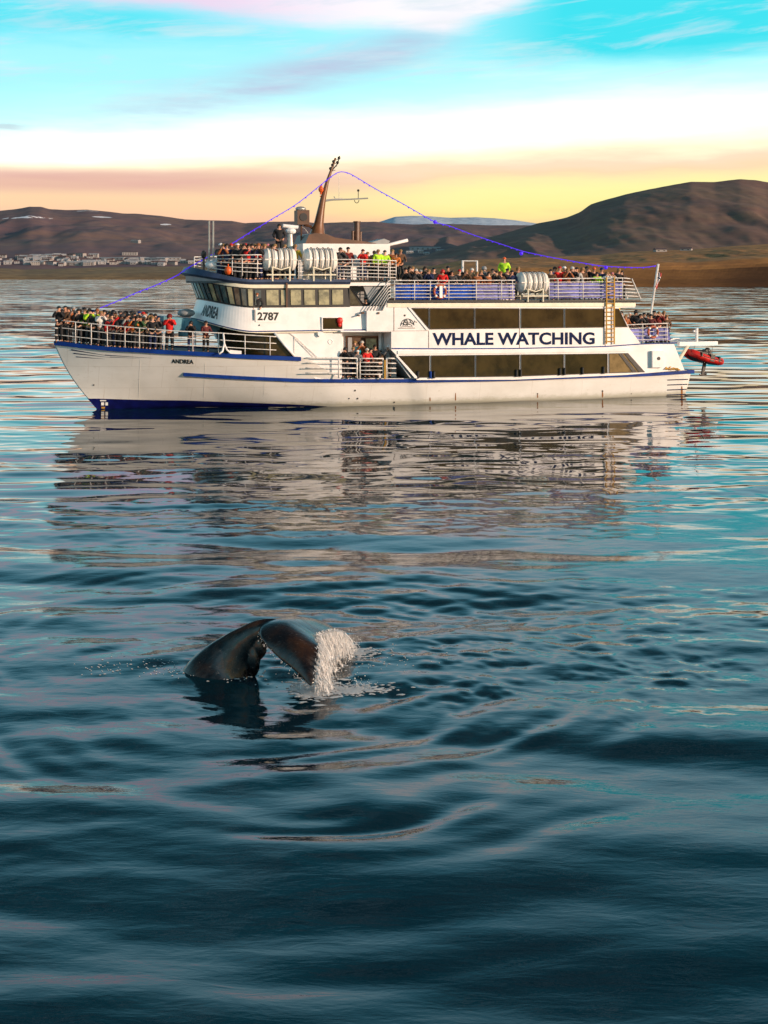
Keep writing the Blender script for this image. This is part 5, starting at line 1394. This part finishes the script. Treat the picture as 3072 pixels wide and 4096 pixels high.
side = [(1381, 1387, 'black', 'hood', 'black', .1, 'camera'), (1413, 1385, 'dark grey', 'hair', 'hair_fair', .2), (1419, 1352, 'turquoise', 'hair', 'hair_fair', 1.1), (1448, 1358, 'rust orange', 'hair', 'hair_white', 1.0), (1431, 1399, 'grey', 'beanie', 'white', .0), (1468, 1390, 'red', 'hair', 'hair_white', .0, 'lean'), (1500, 1376, 'black', 'hair', 'hair_dark', .3),
 (1484, 1392, 'black', 'beanie', 'black', .2), (1520, 1398, 'brown', 'hair', 'hair_dark', .3), (1551, 1380, 'grey', 'beanie', 'white', .2, 'camera')]
crowd(side, -3.4, zmd, 'at the boarding gate', 'the bow', 'people at the boarding gate')
person(1462, 1190, -3.0, 'black', 'beanie', 'black', bp(1462, 1190, -3.0)[1]-1.75, 'person in black hat alone at the foot of the stair behind the wheelhouse', 'people on the upper deck', 'down', hgt=1.75)
person(1028, 1170, -3.32, 'black', 'beanie', 'rust orange', bp(1028, 1170, -3.3)[1]-1.72, 'person leaning out of the open wheelhouse window', 'people in the wheelhouse', 'pocket', hgt=1.72)
# ------------------------------------------------------------------ whale
def Wp(px, py, Y): return at(px, py, Y)
def build_whale():
    # tail stock: an arch of flattened cross-sections
    st = [(860, 2850, 22.9, .78), (874, 2745, 22.9, .66), (902, 2676, 22.9, .52), (946, 2610, 22.85, .36), (1000, 2554, 22.8, .24), (1055, 2520, 22.8, .185), (1115, 2507, 22.85, .13), (1190, 2512, 22.9, .08)]
    P = catmull([tuple(Wp(a, b_, c)) for a, b_, c, r in st], 40); Rr = np.interp(np.linspace(0, len(st)-1, 40), range(len(st)), [s[3] for s in st])
    b = MB(); n = 24; rings = []; vs = []; fs = []
    for i, p in enumerate(P):
        t = P[min(i+1, 39)]-P[max(i-1, 0)]; t /= np.linalg.norm(t); t = Vector(t)
        side = Vector((0.10, 1, .05)); side = (side-t*side.dot(t)).normalized(); upv = t.cross(side).normalized()
        if upv.x > 0: pass
        for k in range(n):
            a = 2*math.pi*k/n; ca, sa = math.cos(a), math.sin(a)
            w = .55+.20*max(0, 1-i/20.)                   # flattened sideways
            keel = 1+.10*abs(ca)**6
            vs.append(Vector(p)+side*(Rr[i]*w*sa)+upv*(Rr[i]*keel*ca))
    for i in range(39):
        for k in range(n): fs.append((i*n+k, i*n+(k+1) % n, (i+1)*n+(k+1) % n, (i+1)*n+k))
    fs += [tuple(range(n-1, -1, -1)), tuple(39*n+k for k in range(n))]
    b.add(vs, fs)
    # flukes
    G = [[(1236, 2745, 21.75), (1248, 2742, 21.75), (1262, 2728, 21.8)],
         [(1185, 2692, 21.9), (1225, 2665, 21.9), (1268, 2676, 21.95)],
         [(1098, 2620, 22.15), (1186, 2586, 22.1), (1280, 2606, 22.15)],
         [(1042, 2552, 22.4), (1155, 2534, 22.35), (1278, 2574, 22.4)],
         [(1045, 2506, 22.75), (1150, 2500, 22.7), (1272, 2548, 22.75)],
         [(1085, 2480, 23.2), (1195, 2482, 23.15), (1305, 2532, 23.1)],
         [(1150, 2470, 23.7), (1250, 2480, 23.6), (1345, 2526, 23.5)],
         [(1225, 2478, 24.1), (1300, 2496, 24.05), (1372, 2540, 23.9)],
         [(1330, 2526, 24.4), (1362, 2548, 24.4), (1395, 2590, 24.3)]]
    NR, NCH = 44, 18; base = np.array([[tuple(Wp(*g)) for g in row] for row in G])
    cols = [catmull(base[:, k], NR) for k in range(3)]
    S_ = np.array([catmull([cols[0][i], cols[1][i], cols[2][i]], NCH) for i in range(NR)])
    # thin, ragged trailing edge with a notch in the middle
    for i in range(NR):
        f = i/(NR-1); rag = .035*math.sin(i*2.3)+.02*math.sin(i*5.1)
        d = S_[i, -1]-S_[i, -3]; S_[i, -1] += d*rag*3
    du = np.gradient(S_, axis=0); dv_ = np.gradient(S_, axis=1); N_ = np.cross(du, dv_); N_ /= (np.linalg.norm(N_, axis=2, keepdims=True)+1e-9)
    if N_[NR//2, NCH//2, 2] < 0: N_ = -N_
    f1 = np.linspace(-1, 1, NR)[:, None]; c1 = np.linspace(0, 1, NCH)[None, :]
    th = (.034+.075*np.exp(-(f1/.28)**2)*(1-c1)**.6)*np.sqrt(np.clip(1-(2*np.clip(c1, .0, 1)-1)**2*.92, .02, 1))*(1-.45*np.abs(f1)**3)
    top = S_+N_*th[..., None]*.8; bot = S_-N_*th[..., None]*1.0
    vs2 = [tuple(v) for v in top.reshape(-1, 3)]+[tuple(v) for v in bot.reshape(-1, 3)]; fs2 = []; o_ = NR*NCH
    for i in range(NR-1):
        for k in range(NCH-1):
            a = i*NCH+k; fs2.append((a, a+1, a+NCH+1, a+NCH)); fs2.append((o_+a, o_+a+NCH, o_+a+NCH+1, o_+a+1))
    edge = [i*NCH for i in range(NR)]+[(NR-1)*NCH+k for k in range(1, NCH)]+[i*NCH+NCH-1 for i in range(NR-2, -1, -1)]+[k for k in range(NCH-2, 0, -1)]
    for i in range(len(edge)):
        a, c = edge[i], edge[(i+1) % len(edge)]; fs2.append((a, c, o_+c, o_+a))
    b.add(vs2, fs2)
    q = Wp(1035, 2590, 22.75); b.ball(q, .17, 14, 9, (.9, .55, 1.25))
    q = Wp(1015, 2640, 22.75); b.ball(q, .20, 14, 9, (.6, .6, 1.5))
    me = b.mesh('whale'); o = bpy.data.objects.new('w', me); COL.objects.link(o)
    r = o.modifiers.new('r', 'REMESH'); r.mode = 'VOXEL'; r.voxel_size = .017
    s = o.modifiers.new('s', 'SMOOTH'); s.iterations = 14; s.factor = .6
    dg = bpy.context.evaluated_depsgraph_get(); out = bpy.data.meshes.new_from_object(o.evaluated_get(dg)); bpy.data.objects.remove(o)
    for p in out.polygons: p.use_smooth = True
    out.name = 'whale'
    m = bpy.data.materials.new('wet_whale_skin'); m.use_nodes = True; nt = m.node_tree; t = NT(nt); p = nt.nodes['Principled BSDF']
    oc = t.n('ShaderNodeTexCoord').outputs['Object']
    a = t.noise(oc, 1.6, 6, .6); sp_ = t.noise(oc, 16, 3, .6); c = t.mix(t.ss(a, .40, .68), (.003, .0022, .003), (.034, .015, .006))  # brown patches paint an orange sunlit tint into the skin
    c = t.mix(t.m('MULTIPLY', t.ss(sp_, .68, .74), .6), c, (.22, .18, .15))
    wv = t.n('ShaderNodeTexNoise'); t.put(wv.inputs['Vector'], t.scale(oc, (2.0, 9, 2.5))); wv.inputs['Scale'].default_value = 6; wv.inputs['Detail'].default_value = 5; wv.inputs['Distortion'].default_value = 1.5
    c = t.mix(t.m('MULTIPLY', t.ss(wv.outputs[0], .66, .70), .7), c, (.10, .085, .08))
    t.put(p.inputs['Roughness'], t.m('ADD', .06, t.m('MULTIPLY', t.ss(t.noise(t.scale(oc, (1, 5, 1)), 5, 4, .6), .35, .65), .30)))
    t.put(p.inputs['Base Color'], c); p.inputs['Specular IOR Level'].default_value = .4; p.inputs['Coat Weight'].default_value = .25; p.inputs['Coat Roughness'].default_value = .08
    bb = t.n('ShaderNodeBump'); bb.inputs['Strength'].default_value = .18; bb.inputs['Distance'].default_value = .02
    t.put(bb.inputs['Height'], t.noise(t.scale(oc, (1, 3, 1)), 9, 5, .6)); t.put(p.inputs['Normal'], bb.outputs[0])
    ob = link('whale', out, m); tag(ob, 'tail fluke of a diving dark whale arching out of the water', 'whale')
    return S_
SF = build_whale()
# water streaming off the trailing edge, splashes and foam
m = bpy.data.materials.new('white_water'); m.use_nodes = True; p = m.node_tree.nodes['Principled BSDF']
p.inputs['Base Color'].default_value = (.82, .80, .80, 1); p.inputs['Roughness'].default_value = .18; p.inputs['Transmission Weight'].default_value = .35; p.inputs['IOR'].default_value = 1.33; p.inputs['Subsurface Weight'].default_value = .2; p.inputs['Subsurface Radius'].default_value = (.05, .05, .05); p.inputs['Subsurface Scale'].default_value = .3
M['foam'] = m
def hsea(x, y):
    rows, s, Z = GRID
    i = int(np.searchsorted(rows, y))-1; sx = x/max(y, 9.0); j = int(np.searchsorted(s, sx))-1
    i = min(max(i, 0), len(rows)-2); j = min(max(j, 0), len(s)-2)
    fy = (y-rows[i])/(rows[i+1]-rows[i]); fx = (sx-s[j])/(s[j+1]-s[j])
    return float((Z[i, j]*(1-fx)+Z[i, j+1]*fx)*(1-fy)+(Z[i+1, j]*(1-fx)+Z[i+1, j+1]*fx)*fy)
b = MB(); NRr = SF.shape[0]
for i in range(560):
    f = random.random(); ii = int(f*(NRr-1)); back = random.choice([1, 1, 1, 2, 3]); p0 = Vector(SF[ii, -back])
    p0 += Vector((random.uniform(-.04, .04), random.uniform(-.05, .05), .02))
    dist = random.uniform(.25, 1.0); out = random.uniform(.02, .20)*(1 if random.random() < .8 else 2)
    hgt_ = p0.z-hsea(p0.x, p0.y)
    n = 6; P = []
    for k in range(n+1):
        t = k/n*dist; P.append((p0.x+out*t+.015*math.sin(k*1.7+i), p0.y-.05*t, p0.z-hgt_*(t**1.7)))
    r = random.uniform(.002, .009); b.tube(P, [r*.5]+[r*random.uniform(.5, 1.5) for _ in range(n-1)]+[r*.3], 5)
for i in range(600):
    f = random.random(); ii = int(f*(NRr-1)); p0 = Vector(SF[ii, -1]); t = random.random()
    q = p0+Vector((random.gauss(.10, .10), random.gauss(0, .08), -t*max(p0.z, 0)+random.uniform(0, .06)))
    if q.z < -.02: continue
    b.ball(q, random.uniform(.002, .008), 5, 3, (1, 1, random.uniform(1, 3)))
# small drops along the near leading edge
for i in range(90):
    ii = int(random.random()**.8*NRr*.45); q = Vector(SF[ii, 0])+Vector((random.gauss(0, .015), random.gauss(-.05, .02), random.gauss(-.01, .02)))
    b.ball(q, random.uniform(.002, .009), 5, 3)
curtain = b.build('water_curtain', M['foam'], None, True, 'stuff')
# thin sheets of water behind the strands
m = bpy.data.materials.new('water_sheet'); m.use_nodes = True; nt = m.node_tree; t = NT(nt); p = nt.nodes['Principled BSDF']
p.inputs['Base Color'].default_value = (.80, .77, .76, 1); p.inputs['Roughness'].default_value = .15
oc = t.n('ShaderNodeTexCoord').outputs['Object']
n_ = t.noise(t.scale(oc, (9, 9, 1.3)), 2.2, 6, .65, .8); t.put(p.inputs['Alpha'], t.m('MULTIPLY', t.ss(n_, .47, .66), .85))
bb = t.n('ShaderNodeBump'); bb.inputs['Strength'].default_value = .8; bb.inputs['Distance'].default_value = .02; t.put(bb.inputs['Height'], n_); t.put(p.inputs['Normal'], bb.outputs[0])
b = MB()
for lay, (o0, o1) in enumerate(((0.0, .05), (.02, .13), (.03, .22))):
    vs = []; fs = []; NK = 14; st_n = NRr*3
    for a in range(st_n):
        f = a/(st_n-1)*(NRr-1); i0 = min(int(f), NRr-2); p0 = Vector(SF[i0, -2]).lerp(Vector(SF[i0+1, -2]), f-i0)
        q = Vector(SF[i0, -1]).lerp(Vector(SF[i0+1, -1]), f-i0)
        wob = .03*noise.noise(Vector((a*.35, lay*5, 0)))+.015*noise.noise(Vector((a*1.1, lay*5, 3)))
        end = hsea(q.x, q.y)
        for k in range(NK+1):
            t_ = k/NK; z = q.z+.01-(q.z-end+.01)*t_**1.6
            vs.append((q.x+o0*0+(o1+wob)*t_+wob*.5*t_, q.y-.04*t_+wob*t_, z) if k else tuple(p0+Vector((0, 0, .03))))
    for a in range(st_n-1):
        for k in range(NK): c_ = a*(NK+1)+k; fs.append((c_, c_+1, c_+NK+2, c_+NK+1))
    b.add(vs, fs)
o = b.build('water_sheet', m, curtain, True, 'stuff')
o = curtain; tag(o, 'white water streaming off the trailing edge of the fluke')
b = MB()
def foam_blob(x, y, sx, sy, hz=.02):
    n = 9; vs = [(x, y, hsea(x, y)+hz+.008)]; k = random.uniform(0, 6)
    for i in range(n):
        a = 2*math.pi*i/n; r = random.uniform(.55, 1.2); X_ = x+sx*r*math.cos(a); Y_ = y+sy*r*math.sin(a); vs.append((X_, Y_, hsea(X_, Y_)+.004))
    b.add(vs, [(0, 1+i, 1+(i+1) % n) for i in range(n)])
def w_on(px, py):                                    # point of the sea at a pixel
    Y = F*CH/(py-HY); return (px-CX)/F*Y, Y
for cx, cy, sx, sy, n, s0, s1 in [(1258, 2740, 40, 20, 520, .02, .07), (1400, 2615, 55, 9, 380, .015, .05), (1420, 2752, 80, 9, 260, .015, .06), (790, 2690, 60, 12, 60, .01, .03), (600, 2670, 120, 16, 60, .008, .022), (960, 2700, 90, 18, 60, .01, .025), (1560, 2640, 110, 26, 60, .006, .02), (1340, 2640, 70, 28, 70, .008, .03), (400, 2680, 50, 10, 24, .008, .025)]:
    for i in range(n):
        x, y = w_on(random.gauss(cx, sx), random.gauss(cy, sy)); s = random.uniform(s0, s1)**1.0*random.choice([.35, .5, .6, .9]); foam_blob(x, y, s*2.3, s*.8, .008)
for i in range(380):
    cx, cy = random.choice([(1258, 2740), (1258, 2740), (1370, 2600), (1420, 2745)]); x, y = w_on(random.gauss(cx, 38), random.gauss(cy, 8))
    b.ball((x, y, hsea(x, y)+abs(random.gauss(0, .10))), random.uniform(.003, .010), 5, 3)
o = b.build('sea_foam', M['foam'], None, True, 'stuff'); tag(o, 'patches of white foam and splashes around the fluke')
